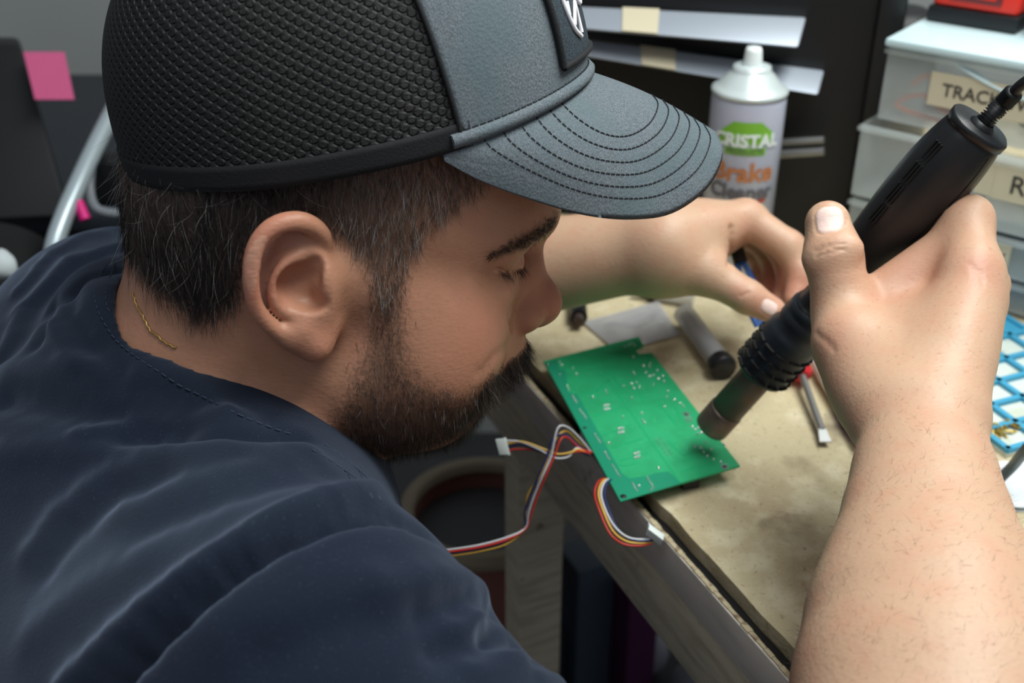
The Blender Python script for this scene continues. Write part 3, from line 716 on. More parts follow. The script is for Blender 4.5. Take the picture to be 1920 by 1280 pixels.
# brim: rows from the root to the outer edge, arched
BRW = math.radians(73)
_edge = [(.187, -.045, 0), (.1835, -.0515, .020), (.1690, -.0625, .036), (.1460, -.0680, .050), (.1230, -.0640, .0625), (.0985, -.0550, .0725), (.0735, -.0414, .0795), (.0500, -.0265, .0840), (.0351, -.0140, .0861)]
_es = np.array(spline([np.array(p) for p in _edge], 12)); _el = np.concatenate([[0], np.cumsum(np.linalg.norm(np.diff(_es, axis=0), axis=1))]); _el /= _el[-1]
def brim(s, w, off=0.):      # s 0..1 outward, w -1..1 across
    ph = w*BRW; root = crown(ph, 0.0, 0); aw = abs(w)
    e = [np.interp(aw**1.05, _el, _es[:, k]) for k in range(3)]
    edge = C0+CF*e[0]+CU*e[1]+HR*e[2]*(1 if w >= 0 else -1)
    p = root+(edge-root)*s; bul = math.sin(PI*s)
    return p+CU*(bul*.0035*(1-aw)+off)+HR*(np.sign(w)*bul*.005*math.sin(PI*aw))+CU*bul*.004*math.sin(PI*aw)
def brim_obj(name, m, off, thick, parent):
    nu, nv = 90, 36; V = []; F = []
    for lay in (0, 1):
        for j in range(nv+1):
            for i in range(nu+1): V.append(brim(j/nv*(1.0 if lay == 0 else 1.0), -1+2*i/nu, off-lay*thick))
    n1 = nu+1; tot = n1*(nv+1)
    for j in range(nv):
        for i in range(nu):
            a, b, c, d = j*n1+i, j*n1+i+1, (j+1)*n1+i+1, (j+1)*n1+i; F.append((a, d, c, b)); F.append((tot+a, tot+b, tot+c, tot+d))
    for i in range(nu): F.append((i, i+1, tot+i+1, tot+i)); k = nv*n1; F.append((k+i, tot+k+i, tot+k+i+1, k+i+1))
    return mesh_obj(name, V, F, m, parent)
br = brim_obj('brim', grey_cloth, .0014, .0030, cap)
mb = MB(); thread_black = mat('black_thread', (.006, .007, .012), .7)
for q in range(6):
    sc = .52+.078*q; wm = .42+.50*((sc-.42)/.55)**1.0; pts = []
    for w in np.linspace(-1, 1, 300): pts.append(brim(sc*(1-abs(w)**6)**.4, w*wm, .0016))
    L_ = np.concatenate([[0], np.cumsum([np.linalg.norm(pts[k+1]-pts[k]) for k in range(len(pts)-1)])]); pts = np.array(pts); s = 0
    while s+.0024 < L_[-1]:
        a = np.array([np.interp(s, L_, pts[:, k]) for k in range(3)]); b = np.array([np.interp(s+.0024, L_, pts[:, k]) for k in range(3)])
        mb.tube([a, (a+b)/2+CU*.0003, b], .00038, 5, cap=False); s += .0032
mb.build('stitching', thread_black, br)
mb = MB()
for k in range(70):
    p0 = -PF+2*PF*k/70; mb.tube([crown(p0, .058, .0016), crown(p0+PF*2/70*.7, .058, .0016)], .0004, 5)
mb.build('stitching', thread_black, fp)
# patch on the front
def patch_pt(x, y, off): # x across (rad*m), y up
    return crown(x/.100, .125+y/CH, .0016+off)
V = []; F = []; nx, ny = 24, 20
for lay in (0, 1):
    for j in range(ny+1):
        for i_ in range(nx+1): V.append(patch_pt(-.062+.124*i_/nx, .060*j/ny, .0016*(1-lay)))
n1 = nx+1; tot = n1*(ny+1)
for j in range(ny):
    for i_ in range(nx):
        a, b, c, d = j*n1+i_, j*n1+i_+1, (j+1)*n1+i_+1, (j+1)*n1+i_; F.append((a, b, c, d)); F.append((tot+a, tot+d, tot+c, tot+b))
for i_ in range(nx): F.append((i_, tot+i_, tot+i_+1, i_+1))
for j in range(ny): F.append((j*n1, (j+1)*n1, tot+(j+1)*n1, tot+j*n1)); F.append((j*n1+nx, tot+j*n1+nx, tot+(j+1)*n1+nx, (j+1)*n1+nx))
patch = mesh_obj('patch', V, F, mat('patch_cloth', (.035, .055, .070), .7, noise=[(1400, (.006, .008, .014), .45, .6, (.3, 1, 1))]), cap, False, 'dark cloth patch with white embroidery')
mb = MB(); e = .0022
loop = [(-.062, .0), (.062, .0), (.062, .060), (-.062, .060), (-.062, 0)]
for (x0, y0), (x1, y1) in zip(loop[:-1], loop[1:]): mb.tube([patch_pt(x0+(x1-x0)*t, y0+(y1-y0)*t, .0018) for t in np.linspace(0, 1, 14)], .0017, 7)
mb.build('patch_border', black_cloth, patch)
white_thread = mat('white_thread', (.85, .83, .88), .7)
mb = MB()
for pl in ([(.040, .060), (.037, .040), (.039, .026), (.035, .014), (.0280, .0085)], [(.034, .015), (.026, .024), (.0265, .010)], [(.037, .020), (.0355, .026)]):
    mb.tube(spline([patch_pt(x+.011, y, .0022) for x, y in pl], 5) if len(pl) > 2 and pl[0][1] > .05 else [patch_pt(x+.011, y, .0022) for x, y in pl], .0011, 6)
for cx, cy in ((.0200, .036), (.0160, .027)): mb.tube([patch_pt(cx+.011+.0042*math.cos(t), cy+.0052*math.sin(t), .0022) for t in np.linspace(0, 2*PI, 16)], .0012, 6)
mb.build('embroidery', white_thread, patch)
# ================================================================ THE PLACE
_A = np.array([.011, .806]); _E = nrm([.414, -.910]); _N = np.array([-_E[1], _E[0]])
def bt(s, t, z=.9): p = _A+_E*s+_N*t; return np.array([p[0], p[1], z])
def s_at(px, t, z):
    lo, hi = -.5, .9
    for _ in range(50):
        m = (lo+hi)/2
        if project(bt(m, t, z))[0] < px: lo = m
        else: hi = m
    return lo
E3 = np.array([_E[0], _E[1], 0]); N3 = np.array([_N[0], _N[1], 0]); Z3 = np.array([0, 0, 1.])
# ---- materials
m_board = mat('particle_board', (.58, .49, .31), .85, noise=[(6, (.42, .30, .18), .50, .66), (45, (.70, .61, .42), .48, .66), (260, (.30, .21, .12), .60, .74), (700, (.70, .62, .44), .60, .70), (14, (.20, .15, .10), .62, .72), (90, (.05, .04, .03), .72, .76), (11, (.26, .20, .12), .56, .66)], bump=[('n', 400, .5, .0010), ('n', 60, .3, .002)])
m_wood = mat('weathered_pine', (.62, .54, .41), .75, noise=[(18, (.46, .39, .29), .45, .65, (1, 1, 8)), (4, (.46, .40, .29), .5, .7), (60, (.18, .13, .08), .66, .78)], bump=[('n', 120, .3, .0008, (1, 1, 6))])
m_chip = mat('raw_wood_edge', (.55, .46, .30), .85, noise=[(200, (.25, .17, .10), .5, .65)])
m_black = mat('black_plastic', (.010, .011, .013), .42, bump=[('n', 1500, .25, .0003)])
m_blacksteel = mat('black_enamel', (.006, .006, .007), .45)
m_floor = mat('concrete_floor', (.035, .037, .042), .8, noise=[(5, (.05, .05, .055), .4, .7)])
m_wall = mat('grey_paint', (.40, .415, .41), .85, noise=[(2, (.36, .375, .37), .4, .7)])
# ---- setting
floor = MB().box((0, .2, -.01), 7, 3.76, .02).build('floor', m_floor); struct(floor)
wl = MB().box((0, 2.04, 1.4), 7, .08, 2.8).build('wall_back', m_wall); struct(wl)
tr = MB().box((-1.2, 1.985, .666), 2.4, .03, .03).build('trim_1', mat('trim_paint', (.40, .38, .39), .7)); struct(tr)
# ---- workbench
bench = empty('workbench', bt(.2, .4, 0), 'worn workbench with particle board top and pine front rail', 'workbench')
mb = MB(); pts = []
srng = np.linspace(-.31, .62, 98); jag = rng.normal(0, .0011, 98); jag = np.convolve(jag, [.25, .5, .25], 'same')
edge_pts = [bt(s, jag[k], .882) for k, s in enumerate(srng)]
mb.prism(edge_pts+[bt(.62, .85, .882), bt(-.31, .85, .882)], .018); mb.build('top_board', m_board, bench)
MB().box(bt(.2, -.0045, .886), .84, .009, .006, [E3, N3, Z3]).build('edge_strip', mat('black_rubber', (.008, .008, .009), .5), bench)
MB().box(bt(.2, -.0110, .878), .84, .004, .031, [E3, N3, Z3]).build('fascia_board', mat('grey_pine', (.72, .64, .57), .75, noise=[(14, (.60, .54, .47), .45, .65, (1, 1, 6)), (30, (.20, .14, .10), .68, .78)]), bench, bevel=.0008)
MB().box(bt(.2, -.0000, .834), .84, .020, .058, [E3, N3, Z3]).build('front_rail', m_wood, bench, bevel=.0015)
mb = MB()
for k in range(110):
    s0 = -.2+k*.0075; w = .0022+.0018*rng.random(); mb.box(bt(s0, -.0105, .8935), .0078, w, .0022, [E3, N3, Z3])
mb.build('chipped_edge', m_chip, bench)
s1 = s_at(950, .0, .80); s2 = s1+.034
MB().box(bt((s1+s2)/2, .020, .441), s2-s1, .045, .882, [E3, N3, Z3]).build('leg', m_wood, bench, bevel=.002)
MB().box(bt(.55, .020, .441), .06, .045, .882, [E3, N3, Z3]).build('leg', m_wood, bench, bevel=.002)
MB().box(bt(.2, .030, .842), .82, .018, .085, [E3, N3, Z3]).build('inner_rail', m_wood, bench)

# ---- circuit board
PZ = .9125
cor = [T(1019, 680, PZ), T(1163, 942, PZ), T(1387, 876, PZ), T(1222, 664, PZ), T(1198, 667, PZ), T(1191, 659, PZ), T(1207, 651, PZ), T(1197, 634, PZ)]
pa, pd, pe = cor[0], cor[1], cor[2]
BX = nrm(pd-pa); BY = nrm(np.cross(Z3, BX)); BLn = np.linalg.norm(pd-pa); BWd = (pe-pd)@BY
def bp(u, v, z=0.): return pa+BX*BLn*u+BY*BWd*v+Z3*z    # u along the long edge, v across
def buv(px, py): X = T(px, py, PZ+.0016)-pa; return X@BX/BLn, X@BY/BWd
pcb = empty('circuit_board', bp(.5, .5), 'green printed circuit board overhanging the front edge of the bench', 'circuit board')
m_pcb = mat('green_solder_mask', (.018, .37, .15), .5, noise=[(60, (.015, .33, .13), .45, .6), (240, (.028, .43, .18), .6, .7)])
m_pcbd = mat('dark_green_mask', (.012, .27, .15), .34, coat=.25)
m_trace = mat('trace_mask', (.012, .37, .15), .35)
m_solder = mat('solder', (.75, .76, .78), .22, 1.0)
MB().prism(cor, .0016).build('board', m_pcb, pcb)
PT = PZ+.0016
def flat_poly(name, pxs, m, h=.00012):
    MB().prism([T(x, y, PT) for x, y in pxs], h).build(name, m, pcb)
z5 = lambda l: [(1000+x/3.556, 600+y/3.556) for x, y in l]
flat_poly('ground_plane', z5([(75, 285), (150, 262), (175, 330), (215, 330), (230, 480), (290, 490), (590, 1020), (640, 1055), (780, 1035), (800, 1020), (905, 1010), (985, 1088), (582, 1210)]), m_pcbd)
mb = MB()
for l in ([(500, 400), (980, 1085)], [(130, 330), (520, 260)], [(420, 370), (520, 345)], [(520, 350), (600, 480)], [(820, 540), (960, 700)], [(400, 640), (600, 580)], [(450, 770), (640, 700)], [(520, 850), (730, 790)], [(570, 940), (770, 880)],
          [(980, 1010), (1200, 950)], [(900, 800), (1000, 900), (1180, 860)], [(640, 420), (760, 560)], [(300, 500), (420, 470), (500, 400)], [(560, 960), (620, 970), (700, 950)], [(930, 560), (1010, 700)], [(1000, 940), (1120, 900)]):
    l = z5(l)
    for (x0, y0), (x1, y1) in zip(l[:-1], l[1:]):
        a, b = T(x0, y0, PT), T(x1, y1, PT); t = nrm(b-a); w = np.cross(Z3, t)*.0007; mb.prism([a-w, b-w, b+w, a+w], .00010)
mb.build('traces', m_trace, pcb)
mb = MB(); blobs = []
def blob(x, y, r=.0010):
    c = T(x, y, PT); mb.lathe(c, Z3, [(0, r), (.0004, r*.85), (.0009, r*.45), (.0011, .00005)], 8)
for x, y in z5([(97, 298), (175, 278), (190, 300), (178, 362), (225, 440), (235, 460), (265, 322), (288, 360), (610, 178), (640, 165), (660, 155), (675, 170), (665, 245), (735, 305), (780, 290), (775, 310), (750, 350), (775, 375), (800, 365), (825, 335), (835, 390), (800, 430), (862, 372), (872, 408),
     (665, 345), (672, 358), (602, 440), (655, 425), (688, 415), (672, 455), (708, 447), (657, 520), (395, 515), (485, 470), (490, 490), (597, 648), (505, 820), (724, 622), (730, 665), (742, 685), (895, 475), (890, 510), (940, 530), (980, 555), (1000, 575), (875, 577), (1100, 720), (1060, 710), (1080, 730), (1095, 760), (1120, 750),
     (1150, 815), (1185, 860), (1115, 850), (1135, 880), (1160, 905), (1200, 930), (1250, 945), (1272, 830), (1075, 840), (835, 985), (785, 1130), (705, 1105)]): blob(x, y, random.uniform(.0008, .0013))
for x0, y0, dx, dy, n in ((262, 510, 8, 12, 4), (310, 600, 13, 17, 4), (410, 765, 12, 17, 4), (478, 880, 9, 15, 4), (527, 968, 12, 18, 5), (660, 1090, 10, 15, 4), (760, 1050, 10, 16, 5)):
    for k in range(n): blob(*z5([(x0+dx*k, y0+dy*k)])[0], .0009)
for k in range(6):
    for j in (0, 1): blob(*z5([(820+14*k+28*j, 800+20*k-8*j)])[0], .0007)
for cx, cy in ((490, 585), (585, 740), (692, 905)):
    for k in range(3):
        for j in range(2): blob(*z5([(cx-18+15*k+4*j, cy-14+26*j-3*k)])[0], .0011)
for cx, cy in ((1020, 628), (1037, 665), (1275, 978)):
    for k in range(8): blob(*z5([(cx+20*math.cos(k*PI/4), cy+14*math.sin(k*PI/4))])[0], .0007)
sj = mb.build('solder_joints', m_solder, pcb); sj['kind'] = 'stuff'
for x, y, r in ((600, 1175, .0022), (343, 718, .0014), (97, 298, .0012), (1020, 628, .0014), (1275, 978, .0016)):
    x, y = z5([(x, y)])[0]; MB().lathe(T(x, y, PT+.0001), Z3, [(0, r), (.00015, r), (.00016, .00001)], 16).build('hole', m_black, pcb)
# components on the underside, carrying the board on the bench
for u, v, sx, sy in ((.30, .75, .016, .012), (.62, .85, .018, .010), (.15, .55, .010, .014), (.86, .62, .020, .012)):
    MB().box(bp(u, v, -.0056), sx, sy, .0112, [BX, BY, Z3]).build('component', m_black, pcb)
for u, v in ((.55, .04), (.78, .05)): MB().box(bp(u, v, -.004), .012, .006, .008, [BX, BY, Z3]).build('socket', mat('nylon_white', (.75, .78, .76), .45), pcb)

# ---- wire harnesses
W_COL = {'white wire': (.62, .62, .66), 'yellow wire': (.72, .42, .06), 'blue wire': (.010, .025, .12), 'red wire': (.55, .03, .02), 'orange wire': (.7, .18, .03)}
wm = {k: mat(k.replace(' ', '_'), c, .38) for k, c in W_COL.items()}
m_conn = mat('connector_nylon', (.78, .84, .82), .4, sss=.0)
def harness(label, wires, conn, loc):
    h = empty('wire_harness', loc, label, 'cable', 'wire harnesses plugged in under the circuit board')
    for col, pts in wires: MB().tube(spline([P(*p) for p in pts], 8), .00072, 8).build('wire', wm[col], h, plabel=col)
    if conn:
        for (c, xd, yd, zd, sx, sy, sz) in conn:
            mb = MB(); c = P(*c); ax = [nrm(xd), nrm(yd), nrm(zd)]
            mb.box(c, sx, sy, sz, ax); mb.box(c+ax[1]*sy*.5, sx*1.12, sy*.22, sz*.9, ax)
            for k in range(4): mb.box(c+ax[0]*sx*(-.36+.24*k)+ax[2]*sz*.5, sx*.10, sy*.7, sz*.12, ax)
            mb.build('connector', m_conn, h, bevel=.0004, plabel='white nylon connector')
    return h
def offs(pts, d): return [(x+a, y+b, z) for (x, y, z), (a, b) in zip(pts, d)]
base1 = [(948, 832, .770), (985, 832, .772), (1020, 845, .772), (1045, 858, .772), (1070, 850, .775), (1082, 836, .782), (1098, 846, .790), (1130, 862, .80)]
harness('four-wire lead with white plug lying left of the board, hanging over the front rail', [
    ('white wire', [(950, 826, .770), (975, 828, .77), (1010, 842, .77), (1040, 858, .77), (1065, 856, .772), (1082, 840, .778), (1068, 806, .782), (1050, 804, .785), (1042, 820, .785), (1034, 845, .78)][:6]+[(1100, 852, .79)]),
    ('yellow wire', [(952, 831, .770), (980, 828, .77), (1020, 842, .77), (1045, 851, .77), (1070, 848, .772), (1084, 842, .778), (1102, 850, .79)]),
    ('blue wire', [(953, 837, .771), (980, 834, .771), (1012, 846, .771), (1035, 854, .771), (1062, 852, .773), (1084, 846, .778), (1104, 854, .79)]),
    ('red wire', [(955, 845, .771), (966, 842, .771), (1000, 843, .772), (1040, 852, .772), (1066, 850, .773), (1086, 846, .778), (1106, 850, .79)])],
    [((942, 837, .770), (.25, -.97*.5, -.97*.85), (1, .1, 0), (.1, .8, -.5), .0110, .0062, .0065)], P(942, 837, .77))
w2 = [(1108, 848, .792), (1085, 838, .783), (1062, 818, .776), (1042, 822, .770), (1030, 855, .768), (1015, 890, .766), (1000, 925, .768), (988, 960, .770), (984, 990, .772), (950, 1012, .76), (900, 1026, .74), (850, 1034, .72), (800, 1040, .70)]
def v2(dx, dy, top): return [(x+dx*(1 if k > 2 and k < 8 else .2), y+(dy if k > 8 else 0)+(top if k in (1, 2, 3) else 0), z) for k, (x, y, z) in enumerate(w2)]
harness('long twisted four-wire lead hanging from the board down to the man\'s sleeve', [
    ('white wire', v2(3, -5, -18)), ('blue wire', v2(-4, 2, -2)), ('red wire', v2(9, -1, 2)), ('yellow wire', [(x-(9 if 5 < k < 8 else 0)+(6 if k == 7 else 0), y+(7 if k > 8 else 0)-(10 if k in (1, 2) else 0), z+.002) for k, (x, y, z) in enumerate(w2)])], None, P(988, 960, .77))
w3 = [(1150, 895, .78), (1132, 902, .762), (1124, 925, .752), (1132, 955, .742), (1150, 990, .733), (1175, 1010, .728), (1205, 1014, .728), (1228, 1010, .730)]
def v3(d, e): return [(x+d*(1 if k < 4 else .8), y+e*(1 if k > 3 else .0), z) for k, (x, y, z) in enumerate(w3)]
harness('short four-wire lead with white plug hanging below the front corner of the board', [
    ('red wire', v3(-9, 9)), ('yellow wire', v3(-2, 4)), ('white wire', v3(3, -3)), ('blue wire', v3(9, 0))],
    [((1228, 1002, .728), (.8, -.25, -.55), (.2, .95, -.2), (-.2, .3, -.9), .0120, .0078, .0066)], P(1228, 1002, .728))

# ---- hot-air handle
gun = empty('hot_air_gun', (G0+G1)/2, 'black hot-air rework handle held in the right hand over the board', 'hot air gun')
GL = np.linalg.norm(G1-G0); HS = GL/.2852; GP = lambda l: [(h*HS, r) for h, r in l]; m_gun = mat('gun_plastic', (.011, .012, .014), .36, spec=.5, bump=[('n', 2200, .3, .0003)]); m_ribs = mat('gun_collar_plastic', (.018, .024, .032), .42)
m_steel = mat('heat_stained_steel', (.15, .12, .11), .5, .55, noise=[(50, (.24, .15, .10), .5, .66), (25, (.07, .055, .055), .5, .65)]); m_tip = mat('nozzle_steel', (.22, .17, .14), .42, .65, noise=[(40, (.12, .09, .08), .45, .65)])
gp = lambda s, off=0.: G0+(G1-G0)*s
gx = nrm(np.cross(GD, FWD)); gy = np.cross(GD, gx)
if gx @ RIGHT > 0: gx = -gx
gy = nrm(gy if gy @ FWD < 0 else -gy)     # gx: picture left/up side, gy: towards the camera
MB().lathe(G0, GD, GP([(.0012, .0098), (0, .0108), (0, .0118), (.0015, .0121), (.0195, .0121), (.0205, .0117), (.021, .010)]), 48).build('nozzle', m_tip, gun)
MB().lathe(G0, GD, GP([(.0205, .0105), (.0207, .0114), (.066, .0114), (.068, .0114)]), 48).build('barrel', m_steel, gun)
MB().lathe(G0, GD, GP([(.060, .0110), (.061, .0150), (.063, .0176), (.066, .0185), (.100, .0187), (.104, .0180), (.108, .0158), (.112, .0168), (.118, .0166), (.1195, .0158), (.121, .0164), (.126, .0162), (.1275, .0150)]), 56).build('collar', m_ribs, gun)
m_slot = mat('slot_black', (.002, .002, .002), .7)
for row, h0 in ((0, .0655), (1, .083)):
    for k in range(12):
        w = 2*PI*k/12+row*.0; rd = math.cos(w)*gx+math.sin(w)*gy; tn = np.cross(GD, rd)
        for j in range(4 if row == 0 else 3):
            hh = .067+.0085*j
            if row == 1: continue
            pts_ = [gp(0)+GD*hh*HS+(math.cos(w+a)*gx+math.sin(w+a)*gy)*.0190 for a in np.linspace(-.20, .20, 5)]
            MB().tube(pts_, .0017, 6, flat=.4).build('slot', m_slot, gun)
V = []; F = []; prof = [(.1275, .0150, 1), (.132, .0138, 1), (.150, .0134, 1), (.170, .0156, .98), (.195, .0180, .95), (.220, .0196, .95), (.245, .0202, .98), (.262, .0194, 1.0), (.275, .0178, 1.0), (.2795, .0166, 1.0)]
ps = np.array(spline([np.array(p) for p in prof], 5)); nn_ = 48
for h, r, fl in ps:
    for j in range(nn_):
        w = 2*PI*j/nn_; c_, s_ = math.cos(w), math.sin(w); e_ = 2/2.5; V.append(G0+GD*h*HS+gx*r*np.sign(c_)*abs(c_)**e_+gy*r*fl*np.sign(s_)*abs(s_)**e_)
for i_ in range(len(ps)-1):
    for j in range(nn_): F.append((i_*nn_+j, i_*nn_+(j+1) % nn_, (i_+1)*nn_+(j+1) % nn_, (i_+1)*nn_+j))
mesh_obj('handle', V, F, m_gun, gun)
V = []; F = []
for h, k_ in ((.2795, 1.0), (.2797, 1.07), (.2840, 1.08), (.2850, 1.03), (.2852, .01)):
    for j in range(nn_):
        w = 2*PI*j/nn_; c_, s_ = math.cos(w), math.sin(w); e_ = 2/2.5; r = .0166*k_; V.append(G0+GD*h*HS+gx*r*np.sign(c_)*abs(c_)**e_+gy*r*np.sign(s_)*abs(s_)**e_)
for i_ in range(4):
    for j in range(nn_): F.append((i_*nn_+j, i_*nn_+(j+1) % nn_, (i_+1)*nn_+(j+1) % nn_, (i_+1)*nn_+j))
mesh_obj('end_cap', V, F, m_gun, gun)
for g in range(4):
    for j in range(3):
        h0 = .206+g*.0165; w = .72+.10*j
        rad = .0187 if g in (1, 2) else .0178
        rd = math.cos(w)*gx+math.sin(w)*gy; c0_ = np.interp(h0+.006, ps[:, 0], ps[:, 1])
        rr0 = c0_*(1/(abs(math.cos(w))**2.5+abs(math.sin(w))**2.5)**(1/2.5))
        MB().box(G0+GD*(h0+.006)*HS+rd*(rr0*.985), .0125, .0011, .0022, [GD, np.cross(GD, rd), rd]).build('vent_slot', m_slot, gun)
R1 = G0+GD*.2852*HS+gy*.002; cdir = nrm(P(1905, 172, .60)-R1)
mb = MB(); mb.lathe(R1-GD*.001, GD, [(0, .0075), (.002, .0075), (.004, .0055)], 24); rl = spline([R1, R1+GD*.008, P(1880, 195, .617), P(1902, 172, .608)], 10)
mb.tube(rl, [.0042+.0011*(1 if k % 2 else -1) for k in range(len(rl))], 16); mb.build('strain_relief', m_black, gun)
MB().tube(spline([P(1898, 176, .610), P(1925, 152, .600), P(1990, 120, .59), P(2100, 110, .60), P(2200, 160, .64)], 8), .0030, 12).build('cable', m_black, gun)
mb = MB(); seam = [G0+GD*h*HS+(gx*math.cos(2.25)+gy*math.sin(2.25))*(np.interp(h, ps[:, 0], ps[:, 1])*1.075) for h in np.linspace(.150, .276, 14)]
mb.tube(seam, .00022, 5); mb.build('seam_line', m_slot, gun)

# ---- spray can
CP_ = T(1370, 503, .9); can = empty('spray_can', CP_, 'white aerosol can of brake cleaner behind the left hand', 'spray can'); CR = .0325
m_can = mat('can_lilac_white', (.50, .52, .64), .32, coat=.3); m_tin = mat('tin_white', (.72, .80, .80), .25, .3); m_nz = mat('nozzle_white', (.82, .88, .88), .4)
MB().lathe(CP_, Z3, [(0, .030), (.001, CR), (.165, CR), (.169, CR*.985), (.171, CR*.96)], 56).build('body', m_can, can)
MB().lathe(CP_, Z3, [(.171, CR*.96), (.1715, CR*1.02), (.1745, CR*1.02), (.176, CR*.93), (.180, CR*.80), (.187, CR*.62), (.190, CR*.52), (.1905, .0165), (.1940, .0165), (.195, .012), (.1952, .001)], 48).build('dome', m_tin, can)
MB().lathe(CP_, Z3, [(.195, .0083), (.207, .0072), (.210, .0062), (.2105, .0001)], 28).build('nozzle', m_nz, can)
tocam = nrm([CAM[0]-CP_[0], CAM[1]-CP_[1], 0]); a0 = math.atan2(tocam[1], tocam[0])
def cs(x, y, z=0, h=0.): w = a0+(x/CR)+.05; r = CR+.0004+z; return CP_+np.array([math.cos(w)*r, math.sin(w)*r, h+y])
def can_patch(name, poly, h, m, z=.0002, n=14):
    xs = [p[0] for p in poly]; V = []; F = []; 
    cxp = np.mean(poly, axis=0); ring = []
    for (xa, ya), (xb, yb) in zip(poly, poly[1:]+poly[:1]):
        for k in range(6): ring.append((xa+(xb-xa)*k/6, ya+(yb-ya)*k/6))
    for f in (1, .75, .5, .25): V += [cs(cxp[0]+(x-cxp[0])*f, cxp[1]+(y-cxp[1])*f, z, h) for x, y in ring]
    V.append(cs(cxp[0], cxp[1], z, h)); n_ = len(ring)
    for q_ in range(3): F += [(q_*n_+k, q_*n_+(k+1) % n_, (q_+1)*n_+(k+1) % n_, (q_+1)*n_+k) for k in range(n_)]
    F += [(3*n_+k, 3*n_+(k+1) % n_, 4*n_) for k in range(n_)]
    mesh_obj(name, V, F, m, can)
g1 = mat('label_green', (.20, .48, .04), .5); g2 = mat('label_purple', (.10, .03, .22), .5); g3 = mat('label_grey', (.13, .12, .13), .5); g4 = mat('label_orange', (.50, .18, .06), .5); g5 = mat('label_white', (.80, .86, .84), .5); g6 = mat('label_red', (.45, .06, .03), .5)
can_patch('label_arch', [(-.024, .0), (.024, .0), (.024, .010), (.012, .020), (-.012, .020), (-.024, .010)], .134, g1, .0001)
can_patch('label_band', [(-.018, 0), (.018, 0), (.018, .007), (-.018, .007)], .1245, g1, .0002)
text_mesh('CRISTAL', .0155, CP_, (1, 0, 0), (0, 0, 1), g5, can, bold=.0006, surf=lambda x, y, z: cs(x, y, .0006+z, .1370))
text_mesh('PRODUCTS', .0062, CP_, (1, 0, 0), (0, 0, 1), g3, can, surf=lambda x, y, z: cs(x, y, .0006+z, .1280))
text_mesh('Brake', .0240, CP_, (1, 0, 0), (0, 0, 1), g4, can, bold=.0006, surf=lambda x, y, z: cs(x, y, .0004+z, .1080))
text_mesh('Cleaner', .0185, CP_, (1, 0, 0), (0, 0, 1), g3, can, bold=.0006, surf=lambda x, y, z: cs(x, y, .0004+z, .0895))
can_patch('label_stripe', [(-.022, 0), (.024, .006), (.024, .010), (-.022, .003)], .074, g6, .0002)
can_patch('label_emblem', [(-.006, 0), (.012, .002), (.014, .020), (.0, .022)], .046, g4, .0002)
tag(can, 'white aerosol can of brake cleaner standing behind the left hand', 'spray can')

# ---- things lying on the bench
def rod(name, label, cat, segs, parent=None):
    """segs: list of (part name, material, [points], radius or list, part label)"""
    o = empty(name, segs[0][2][0], label, cat)
    for pn, m, pts, r in segs: MB().tube(pts, r, 20).build(pn, m, o)
    return o
m_clear = mat('clear_plastic', (.80, .82, .84), .12, trans=.85, alpha=.55, ior=1.2); m_clear2 = mat('cloudy_plastic', (.62, .63, .66), .25, trans=.4, alpha=.7, ior=1.2)
a = T(1283, 588, .911); b = T(1352, 682, .911); d_ = nrm(b-a)
tb = empty('plastic_tube', a, 'clear plastic tube with a black end cap lying behind the board', 'tube')
MB().tube([a, b], .0092, 28).build('barrel', m_clear2, tb); MB().tube([a+d_*.004, a+(b-a)*.96], .0050, 16).build('plunger_rod', m_clear2, tb)
MB().lathe(b-d_*.004, d_, [(0, .0095), (.001, .0108), (.010, .0108), (.012, .0095), (.012, .0001)], 28).build('end_cap', m_black, tb)
a = T(1188, 546, .908); b = T(1262, 548, .908); c = T(1300, 560, .908); d_ = nrm(b-a)
sy = empty('syringe', a, 'white-tipped syringe with a black ring under the left wrist', 'syringe')
MB().tube([a, a+(b-a)*.40], [.0030, .0045], 16).build('tip', m_nz, sy); MB().tube([a+(b-a)*.38, a+(b-a)*.52], .0085, 20).build('ring', m_black, sy); MB().tube([a+(b-a)*.52, c], .0065, 20).build('barrel', m_clear2, sy)
a = T(1086, 604, .909); b = T(1080, 520, .909); bs = empty('black_marker', a, 'black marker lying on the bench beyond the man\'s nose', 'marker')
MB().tube([a, a+(b-a)*.12], .0045, 16).build('tip_cap', m_steel, bs); MB().tube([a+(b-a)*.10, b], .0075, 20).build('barrel', m_black, bs)
# zip bag: a thin crumpled film sheet folded double
c4 = [T(1092, 598, .905), T(1160, 655, .905), T(1275, 622, .905), T(1235, 560, .905)]
V = []; F = []; n_ = 26
for lay in (0, 1):
    for i_ in range(n_+1):
        for j in range(n_+1):
            u, v = i_/n_, j/n_; p = (c4[0]*(1-u)+c4[1]*u)*(1-v)+(c4[3]*(1-u)+c4[2]*u)*v
            edge = min(u, v, 1-u, 1-v); h = .0035*min(1, edge*6)*(1+.6*math.sin(9*u+3*v)*math.sin(7*v-4*u)+.3*math.sin(23*u*v+5)); V.append(p+Z3*(h*(1 if lay == 0 else .0)-(.003 if lay else .002)))
t_ = (n_+1)**2
for i_ in range(n_):
    for j in range(n_): a_ = i_*(n_+1)+j; F.append((a_, a_+1, a_+n_+2, a_+n_+1)); F.append((t_+a_, t_+a_+n_+1, t_+a_+n_+2, t_+a_+1))
bag = mesh_obj('plastic_bag', V, F, mat('bag_film', (.62, .62, .66), .10, trans=.3, alpha=.55, ior=1.15)); tag(bag, 'crumpled clear plastic bag lying between the nose and the clear tube', 'bag')
